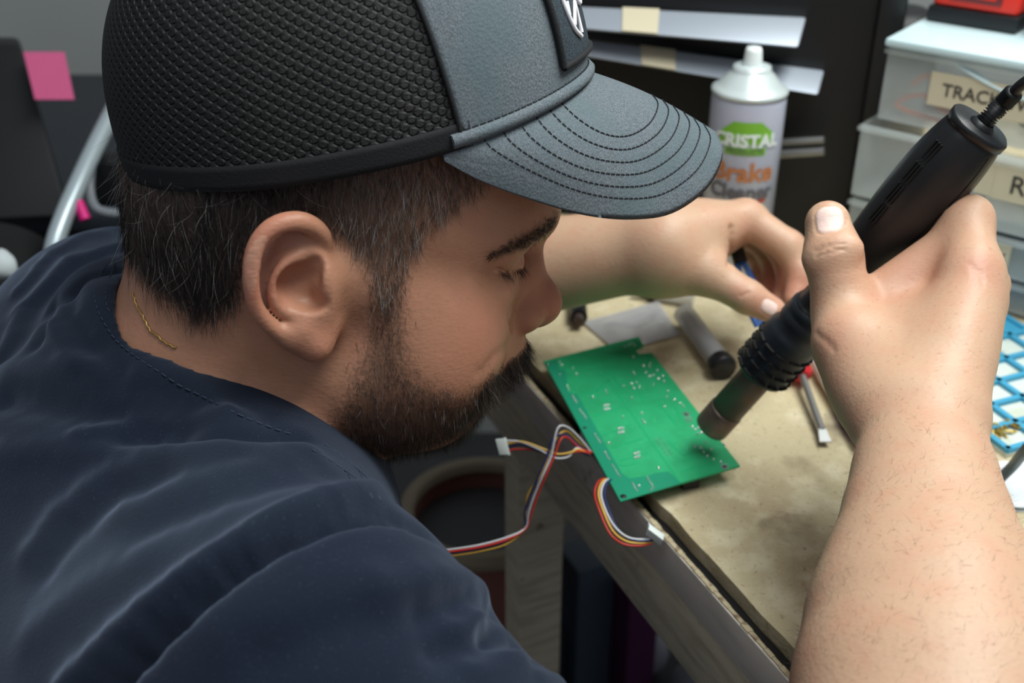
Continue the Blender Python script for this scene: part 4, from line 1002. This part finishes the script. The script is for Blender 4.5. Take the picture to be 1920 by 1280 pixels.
# screwdriver
a = T(1503, 700, .912); b = T(1487, 668, .912); c = T(1541, 808, .906); d_ = nrm(c-a)
sd_ = empty('screwdriver', a, 'flat-blade screwdriver with a red handle lying behind the hot-air handle', 'screwdriver')
MB().tube([b, b+(a-b)*.3, a, a+d_*.004], [.006, .0085, .0088, .0050], 20).build('handle', mat('red_handle', (.55, .015, .02), .3), sd_)
m_chrome = mat('chrome', (.34, .34, .34), .42, .8)
MB().tube([a, c], .0028, 16).build('shaft', m_chrome, sd_)
sx_ = nrm(np.cross(d_, Z3)); mb = MB(); e_ = c+d_*.012
mb.hexa([c-sx_*.0028-Z3*.002, c+sx_*.0028-Z3*.002, e_+sx_*.0042-Z3*.0008, e_-sx_*.0042-Z3*.0008, c-sx_*.0028+Z3*.002, c+sx_*.0028+Z3*.002, e_+sx_*.0042+Z3*.0002, e_-sx_*.0042+Z3*.0002]); mb.build('blade', m_chrome, sd_)
# white marker pen with purple band
a = T(1532, 672, .909); b = T(1632, 835, .909); d_ = nrm(b-a); pn = empty('marker_pen', a, 'white marker pen with a blue printed band beside the right wrist', 'pen')
MB().tube([a, a+d_*.004, b-d_*.004, b], [.004, .0080, .0080, .005], 24).build('barrel', mat('pen_white', (.80, .82, .84), .3), pn)
MB().tube([a+(b-a)*.52, a+(b-a)*.86], .0083, 24).build('printed_band', mat('pen_blue', (.10, .10, .55), .35), pn)
# blue tweezers held by the left hand
ta, tb_ = P(1382, 470, .885), P(1424, 612, .872); tw = empty('tweezers', ta, 'blue and black tweezers pinched in the left hand', 'tweezers'); m_blue = mat('tweezer_blue', (.03, .12, .42), .4)
for sg in (-1, 1):
    mid_ = (ta+tb_)/2+RIGHT*.006*sg; MB().tube(spline([ta, mid_, tb_+RIGHT*.001*sg], 8), [.0030]*17, 8, flat=.5).build('arm', m_blue, tw)
MB().tube([ta-(tb_-ta)*.02, ta+(tb_-ta)*.16], .0055, 12).build('grip', m_black, tw)

# ---- repair mat with grid (right)
mo = T(1850, 735, .9); m1_ = nrm(np.array([.93, .37, 0])); m2_ = np.array([-m1_[1], m1_[0], 0])
mtt = empty('repair_mat', mo, 'light blue silicone repair mat with a grid of small trays', 'mat'); m_mb = mat('mat_blue', (.055, .36, .58), .5); m_mw = mat('mat_pale', (.66, .72, .66), .6, noise=[(40, (.58, .62, .52), .5, .6)])
def mp_(u, v, z=.0): return mo+m1_*u+m2_*v+Z3*z
MB().box(mp_(.023, .015, .0018), .145, .18, .0036, [m1_, m2_, Z3]).build('base', m_mw, mtt)
bars = [(x_, 0) for x_ in (-.047, -.017, .013, .043, .073, .093)]; vb = (-.0725, -.047, -.022, .003, .028, .057, .1025)
for x_, _ in bars: MB().box(mp_(x_, .015, .0055), .0045, .178, .0036, [m1_, m2_, Z3]).build('rib', m_mb, mtt)
for v_ in vb: MB().box(mp_(.023, v_, .0055), .143, .0045, .0036, [m1_, m2_, Z3]).build('rib', m_mb, mtt)
MB().box(mp_(.023, .080, .0045), .141, .042, .0016, [m1_, m2_, Z3]).build('header_panel', m_mb, mtt)
brass = mat('brass', (.62, .45, .12), .35, .9)
cc_ = T(1878, 806, .9045); pin = None
for k in range(46):
    ang = random.uniform(0, PI); p = cc_+m1_*random.uniform(-.011, .013)+m2_*random.uniform(-.007, .007)+Z3*random.uniform(0, .003)
    if pin is None:
        pin = MB().box((0, 0, 0), .0055, .0012, .0010).build('brass_pin', brass); o = pin
    else: o = pin.copy(); scn.collection.objects.link(o)
    o.location = Vector(p); o.rotation_euler = (random.uniform(-.2, .2), random.uniform(-.2, .2), ang)
    tag(o, 'small brass pin in the pile on the blue repair mat', 'pin', 'brass pins on the repair mat')
# white cloth and grey cable at the right
V = []; F = []; n_ = 22; q0, q1, q2, q3 = T(1850, 880, .9), T(1870, 960, .9), T(2030, 960, .9), T(2030, 850, .9)
for lay in (0, 1):
    for i_ in range(n_+1):
        for j in range(n_+1):
            u, v = i_/n_, j/n_; p = (q0*(1-u)+q1*u)*(1-v)+(q3*(1-u)+q2*u)*v; V.append(p+Z3*((.004+.003*math.sin(11*u+4*v)*math.cos(9*v-3*u))*(1 if lay == 0 else 0)+.0008*(1-lay)+.0002))
t_ = (n_+1)**2
for i_ in range(n_):
    for j in range(n_): a_ = i_*(n_+1)+j; F.append((a_, a_+1, a_+n_+2, a_+n_+1)); F.append((t_+a_, t_+a_+n_+1, t_+a_+n_+2, t_+a_+1))
cl = mesh_obj('paper_towel', V, F, mat('white_paper', (.78, .82, .86), .8)); tag(cl, 'white paper towel on the bench right of the forearm', 'paper')
gc = MB().tube(spline([T(1850, 925, .911), T(1872, 900, .915), T(1900, 872, .930), T(1930, 835, .96), T(1990, 780, .98), T(2100, 760, .95)], 8), .0035, 14).build('grey_cable', mat('grey_rubber', (.09, .13, .17), .45)); tag(gc, 'grey-blue cable lying over the white paper towel at the right', 'cable')

# ---- storage drawers
DT = nrm(np.array([.78, -.62, 0])); DN = np.array([DT[1], -DT[0], 0]); DN = DN if DN[1] < 0 else -DN    # front direction towards the camera
D0 = T(1582, 500, .9); m_bin = mat('frosted_plastic', (.93, 1.0, 1.0), .30, trans=.35, alpha=.30, ior=1.1, coat=.2); m_binlid = mat('frosted_lid', (.66, .82, .86), .3, alpha=.9, coat=.3)
def dq(u, n, z): return D0+DT*u+DN*n+Z3*z
m_tape = mat('masking_tape', (.66, .58, .42), .7); m_ink = mat('marker_ink', (.05, .045, .04), .7)
unit = empty('drawer_tower', dq(.16, -.10, 0), 'stack of frosted plastic drawers with masking tape labels at the right', 'storage drawers')
DW = .26
tiers = [(.003, .034, .002), (.036, .075, .008), (.077, .146, .012), (.148, .214, .004)]
MB().box(dq(DW/2, -.10, .0015), DW, .20, .003, [DT, DN, Z3]).build('frame', m_bin, unit)
for k, (z0, z1, fr) in enumerate(tiers):
    inset = .010 if k == 3 else (0 if k in (1, 2) else .004)
    mb = MB(); w_ = DW-inset*2; cu_ = DW/2
    mb.box(dq(cu_, fr, (z0+z1)/2), w_, .0022, z1-z0-.003, [DT, DN, Z3]); mb.box(dq(inset+.001, fr-.095, (z0+z1)/2), .0022, .19, z1-z0-.003, [DT, DN, Z3]); mb.box(dq(DW-inset-.001, fr-.095, (z0+z1)/2), .0022, .19, z1-z0-.003, [DT, DN, Z3])
    mb.box(dq(cu_, fr-.095, z0+.002), w_, .19, .002, [DT, DN, Z3]); mb.box(dq(cu_, fr+.003, z1-.004), w_+.002, .008, .004, [DT, DN, Z3])
    mb.build('drawer', m_bin, unit, bevel=.0009)
MB().box(dq(DW/2, -.088, .2180), DW-.018, .205, .007, [DT, DN, Z3]).build('top_cover', m_binlid, unit, bevel=.003)
mb = MB(); mb.tube([dq(.07+.14*t, .0055, .208-.018*math.sin(PI*t)) for t in np.linspace(0, 1, 18)], .004, 10, flat=.5); mb.build('grip_lip', m_binlid, unit)
def tape(u, z, fr, w, h, txt, size, tilt=0.):
    c = dq(u, fr+.0019, z); ax = DT*math.cos(tilt)+Z3*math.sin(tilt); up_ = -DT*math.sin(tilt)+Z3*math.cos(tilt)
    o = MB().box(c, w, h, .0005, [ax, up_, DN]).build('tape_label', m_tape, unit)
    if txt: text_mesh(txt, size, c+DN*.0006, ax, up_, m_ink, o, ext=.0001, bold=.0002)
def duz(px, py, fr=.008):
    o = D0+DN*fr; dv = P(px, py, 1.0)-CAM; t = ((o-CAM)@DN)/(dv@DN); X = CAM+t*dv-D0; return X@DT, X@Z3
def tape_px(x0, y0, x1, y1, fr, txt, size):
    (u0, z0_), (u1, z1_) = duz(x0, y0, fr), duz(x1, y1, fr); (um, zt), (_, zb) = duz((x0+x1)/2, (y0+y1)/2-(y1-y0)*.0, fr), (0, 0)
    _, za = duz(x0, y0, fr); _, zb = duz(x0, y1, fr); tape((u0+u1)/2, (za+zb)/2, fr, abs(u1-u0), abs(za-zb), txt, size)
tape_px(1750, 132, 1965, 196, .0055, 'TRACK-WI', .0150); tape_px(1872, 176, 1990, 215, .0050, None, 0)
tape_px(1872, 308, 2010, 372, .0130, 'REP', .022); tape_px(1838, 300, 1866, 362, .0125, None, 0)
tape_px(1853, 448, 1890, 500, .0090, 'OK', .010)
def lump(name, c, r, m, label, cat):
    B_ = [Ell(c, r, np.array([DT, DN, Z3]), .01)]
    for k in range(5): B_.append(Ell(np.array(c)+DT*r[0]*random.uniform(-.7, .7)+DN*r[1]*random.uniform(-.5, .5)+Z3*r[2]*random.uniform(-.2, .5), np.array(r)*random.uniform(.3, .55), None, .006))
    V_, F_ = sdf_mesh(B_, .0028, 1); o = fast_obj(name, V_, F_, m); return tag(o, label, cat)
oc = MB().tube(spline([dq(.03, -.01, .180), dq(.045, -.008, .190), dq(.07, -.008, .160), dq(.04, -.012, .172), dq(.02, -.012, .158), dq(.07, -.012, .152), dq(.10, -.010, .152)], 8), .0022, 8).build('orange_cable', mat('orange_rubber', (.80, .16, .03), .45)); tag(oc, 'orange cable coiled in the top frosted drawer', 'cable')
lump('white_pouch', dq(.065, -.035, .158), (.036, .018, .006), mat('pouch_white', (.7, .75, .8), .6), 'white pouch lying in the top frosted drawer', 'pouch')
lump('dark_parts_bag', dq(.17, -.04, .160), (.050, .025, .008), mat('bag_dark', (.05, .09, .13), .6), 'dark bag at the right in the top frosted drawer', 'bag')
lump('blue_parts_bag', dq(.06, -.03, .089), (.045, .020, .007), mat('bag_blue', (.06, .12, .22), .6), 'blue-grey bag in the second frosted drawer', 'bag')
lump('green_parts_bag', dq(.15, -.05, .090), (.040, .020, .007), mat('bag_green', (.03, .22, .15), .6), 'green bag at the back of the second frosted drawer', 'bag')
lump('grey_parts_bag', dq(.13, -.04, .052), (.090, .025, .010), mat('bag_grey', (.08, .10, .12), .6), 'grey bag in the third frosted drawer', 'bag')
lump('dark_parts_box', dq(.13, -.05, .017), (.100, .03, .008), mat('box_dark', (.06, .08, .10), .6), 'dark lump in the bottom frosted drawer', 'bag')
# red case on the drawers, pale box beside it
rcp = T(1800, 62, 1.1218)-D0; ru, rn = rcp@DT, rcp@DN-.060; rz = .2216
rc = empty('red_battery_case', dq(ru, rn, rz), 'red and black power-tool battery pack on top of the frosted drawers', 'battery'); m_red = mat('red_plastic', (.78, .03, .015), .4)
MB().box(dq(ru, rn, rz+.007), .078, .075, .014, [DT, DN, Z3]).build('base', m_black, rc, bevel=.003); MB().box(dq(ru, rn-.001, rz+.030), .074, .070, .034, [DT, DN, Z3]).build('shell', m_red, rc, bevel=.006, seg=3)
MB().box(dq(ru, rn+.0345, rz+.027), .044, .002, .013, [DT, DN, Z3]).build('badge', mat('badge_dark', (.16, .02, .02), .4), rc, bevel=.0008)
MB().box(dq(ru, rn+.0360, rz+.027), .034, .0014, .005, [DT, DN, Z3]).build('badge_mark', m_red, rc)
pb = MB().box(dq(ru+.085, rn, rz+.030), .075, .075, .060, [DT, DN, Z3]).build('pale_box', mat('pale_plastic', (.60, .68, .74), .35), bevel=.003); tag(pb, 'pale blue-white box on the drawers right of the red battery pack', 'box')

# ---- black post beside the drawers
bq = T(1592, 470, .9); 
ps_ = MB().lathe(np.array([.405, 1.185, .9]), Z3, [(0, .036), (.005, .040), (.165, .040), (.182, .036), (.190, .020), (.191, .001)], 36).build('black_canister', mat('canister_black', (.012, .012, .014), .5)); tag(ps_, 'tall rounded black canister standing left of the frosted drawers', 'canister')
# ---- tool cabinet with grey drawer fronts
K1 = T(1040, 400); K2 = T(1565, 452); kx = nrm(np.array([K2[0]-K1[0], K2[1]-K1[1], 0])); kn = np.array([kx[1], -kx[0], 0]); kn = kn if kn[1] < 0 else -kn
KW = np.linalg.norm((K2-K1)[:2]); K0 = np.array([K1[0], K1[1], 0])
def kq(u, n, z): return K0+kx*u+kn*n+Z3*z
kb = empty('tool_cabinet', kq(KW/2, -.2, .9), 'black tool chest with grey drawer fronts at the back of the bench', 'tool cabinet')
MB().box(kq(KW/2-.005, -.05, 1.25), KW+.07, .10, .70, [kx, kn, Z3]).build('carcass', m_blacksteel, kb)
MB().box(kq(KW+.018, .004, 1.25), .024, .010, .70, [kx, kn, Z3]).build('corner_post', m_black, kb, bevel=.006)
m_df = mat('drawer_grey', (.42, .46, .53), .4, .3); m_df2 = mat('drawer_grey_shaded', (.36, .38, .42), .4, .3)
def kdrawer(pxs, d0, d1, m, taped):
    # front profile: a broad sloping lip seen from above; pxs: left-top, right-top, right-bottom, left-bottom
    A_, B_, C_, D_ = P(*pxs[0], d0+.02), P(*pxs[1], d1+.02), P(*pxs[2], d1), P(*pxs[3], d0)
    bk = -kn*.018-Z3*.006
    mb = MB(); mb.hexa([D_+bk, C_+bk, B_+bk, A_+bk, D_, C_, B_, A_]); o = mb.build('drawer', m, kb, bevel=.003)
    nrm_ = nrm(np.cross(C_-D_, A_-D_)); nrm_ = nrm_ if nrm_ @ (CAM-A_) > 0 else -nrm_
    t0, t1 = taped; q = [D_+(C_-D_)*t0, D_+(C_-D_)*t1, A_+(B_-A_)*t1, A_+(B_-A_)*t0]; q = [x+nrm_*.0010 for x in q]
    MB().prism(q, .0006, nrm_).build('tape_label', m_tape, o)
kdrawer([(1044, 10), (1512, 32), (1497, 88), (1048, 50)], 1.03, .995, m_df, (.27, .42))
kdrawer([(1070, 70), (1546, 132), (1534, 178), (1078, 102)], 1.05, 1.018, m_df, (.28, .42))
MB().tube([P(1440, 268, 1.075), P(1545, 262, 1.05)], .0035, 8).build('slide_rail', m_chrome, kb); MB().tube([P(1440, 290, 1.08), P(1545, 283, 1.055)], .0045, 8).build('slide_rail', m_chrome, kb)

# ---- under the bench, seen between the man and the rail
def slab(name, c, ax, sx, sy, sz, m, label, cat, bevel=.004): return tag(MB().box(c, sx, sy, sz, ax).build(name, m, None, bevel=bevel), label, cat)
bk_c = P(905, 985, 1.30); bcz = bk_c[2]
case = empty('equipment_case', (-.10, .98, .0), 'dark blue-grey case with an orange stripe on the floor under the face', 'case')
MB().box((-.24, 1.02, (bcz-.2505)/2), .50, .46, bcz-.25, [nrm((.9, -.4, 0)), nrm((.4, .9, 0)), Z3]).build('body', mat('case_blue_grey', (.055, .060, .085), .6), case, bevel=.01)
cax = [nrm((.25, .97, 0)), nrm((.97, -.25, 0)), Z3]
MB().box((-.125, 1.06, bcz-.2485), .22, .024, .003, cax).build('stripe', mat('stripe_orange', (.45, .13, .03), .6), case)
bk_c = P(905, 985, 1.30); bcz = bk_c[2]
bkt = empty('bucket', (bk_c[0], bk_c[1]+.02, bcz-.25), 'reddish bucket with a beige rim standing on the blue-grey case left of the bench leg', 'bucket'); bc0 = np.array([bk_c[0], bk_c[1]+.02, bcz-.249])
MB().lathe(bc0, Z3, [(0, .001), (.001, .070), (.245, .090), (.245, .084), (.02, .066), (.018, .001)], 40).build('body', mat('bucket_red', (.22, .075, .055), .6), bkt)
MB().lathe(bc0, Z3, [(.238, .088), (.252, .098), (.262, .096), (.262, .080), (.250, .080)], 40).build('rim', mat('rim_beige', (.30, .24, .17), .6), bkt)
MB().lathe(bc0, Z3, [(.225, .001), (.226, .083)], 40).build('contents', mat('bucket_grey', (.10, .10, .11), .7), bkt)
def ground_box(name, px, py, z, sx, sy, z0, m, label, cat): c = T(px, py, z); return slab(name, (c[0], c[1], (z+z0)/2), [E3, N3, Z3], sx, sy, z-z0, m, label, cat)
ground_box('blue_box', 1104, 1035, .42, .06, .06, .2, mat('box_blue_grey', (.06, .085, .12), .5), 'blue-grey box standing on the dark crate under the bench beside the leg', 'box')
ground_box('purple_box', 1195, 1085, .40, .045, .045, .2, mat('box_purple', (.07, .015, .06), .5), 'dark purple box standing on the dark crate under the bench right of the blue-grey box', 'box')
ground_box('dark_crate', 1195, 1262, .199, .28, .17, 0, mat('crate_dark', (.03, .03, .035), .6), 'dark crate on the floor carrying the two boxes, the crumpled bag and the bundle', 'crate')
def crumple(name, c, r, m, label, cat):
    B_ = [Ell(c, r, None, .01)]
    for k in range(12): B_.append(Ell(np.array(c)+np.array([random.uniform(-1, 1)*r[0], random.uniform(-1, 1)*r[1], random.uniform(-.4, .8)*r[2]])*.7, np.array([random.uniform(.2, .5)*r[0], random.uniform(.2, .5)*r[1], random.uniform(.3, .6)*r[2]]), None, .008))
    V_, F_ = sdf_mesh(B_, .006, 1); return tag(fast_obj(name, V_, F_, m), label, cat)
crumple('paper_bag', T(1205, 1225, .232), (.034, .026, .034), mat('bag_white', (.34, .34, .40), .8), 'crumpled whitish paper bag on the dark crate beside the purple box', 'bag')
crumple('cloth_bundle', T(1310, 1285, .232), (.036, .030, .034), mat('bundle_grey', (.22, .22, .26), .8), 'crumpled grey cloth bundle on the dark crate at the lower edge of the view', 'cloth')

# ---- left background
m_pc = mat('speaker_black', (.010, .010, .012), .5)
sp_ = empty('black_speaker', P(40, 240, 1.30), 'tall black speaker cabinet at the left edge with a pink note', 'speaker')
f4 = [P(-220, 420, 1.26), P(132, 405, 1.26), P(38, 84, 1.30), P(-220, 78, 1.30)]; b4 = [p+np.array([-.03, .07, -.01]) for p in f4]
MB().hexa([b4[0], b4[1], b4[2], b4[3], f4[0], f4[1], f4[2], f4[3]]).build('cabinet', m_pc, sp_, bevel=.006)
st = [P(66, 187, 1.250), P(140, 187, 1.245), P(121, 98, 1.272), P(44, 98, 1.276)]; nst = nrm(np.cross(st[1]-st[0], st[3]-st[0])); nst = nst if nst @ (CAM-st[0]) > 0 else -nst
sn = MB().prism(st, .0006, nst).build('sticky_note', mat('pink_paper', (.75, .13, .30), .7)); tag(sn, 'pink sticky note stuck to the edge of the black speaker', 'sticky note')
dk = slab('desk_shelf', P(20, 388, 1.33)-Z3*.01+np.array([-.12, .25, 0]), [RIGHT, np.array([0, 1, 0]), Z3], .56, .55, .020, mat('shelf_dark', (.030, .035, .045), .5), 'dark shelf board under the black speaker', 'shelf')
MB().box(P(20, 388, 1.33)+np.array([-.12, .25, -.35]), .50, .5, .65).build('shelf_leg_panel', m_blacksteel, dk)
crumple('black_foam', P(-95, 450, 1.12)-Z3*.05, (.10, .10, .055), mat('foam_black', (.008, .008, .009), .95, bump=[('n', 200, 1, .004)]), 'black foam block left of the shoulder', 'foam')
crumple('white_cloth', P(2, 500, .98), (.014, .012, .013), mat('white_cotton', (.55, .60, .62), .8), 'small white cloth at the left edge beside the shoulder', 'cloth')
m_sil = mat('silver_tube', (.50, .58, .62), .35, .4)
ch = empty('office_chair', P(150, 340, 1.15), 'chair with a curved silver frame behind the man at the left', 'chair')
MB().tube(spline([P(245, 140, 1.22), P(214, 205, 1.19), P(180, 272, 1.16), P(146, 345, 1.13), P(118, 410, 1.11), P(100, 470, 1.10), P(90, 560, 1.10)], 8), .0092, 16).build('frame_tube', m_sil, ch)
MB().tube(spline([P(172, 300, 1.165), P(168, 350, 1.16), P(176, 385, 1.155), P(200, 398, 1.155), P(260, 402, 1.16)], 8), .0050, 12).build('armrest_frame', mat('chair_grey', (.22, .24, .27), .4), ch)
MB().box(P(215, 335, 1.19), .055, .03, .055).build('armrest_pad', m_black, ch, bevel=.012, seg=3)
MB().tube([P(146, 378, 1.12), P(160, 412, 1.12)], .0055, 10).build('tag', mat('magenta', (.75, .01, .22), .5), ch, plabel='magenta tag')
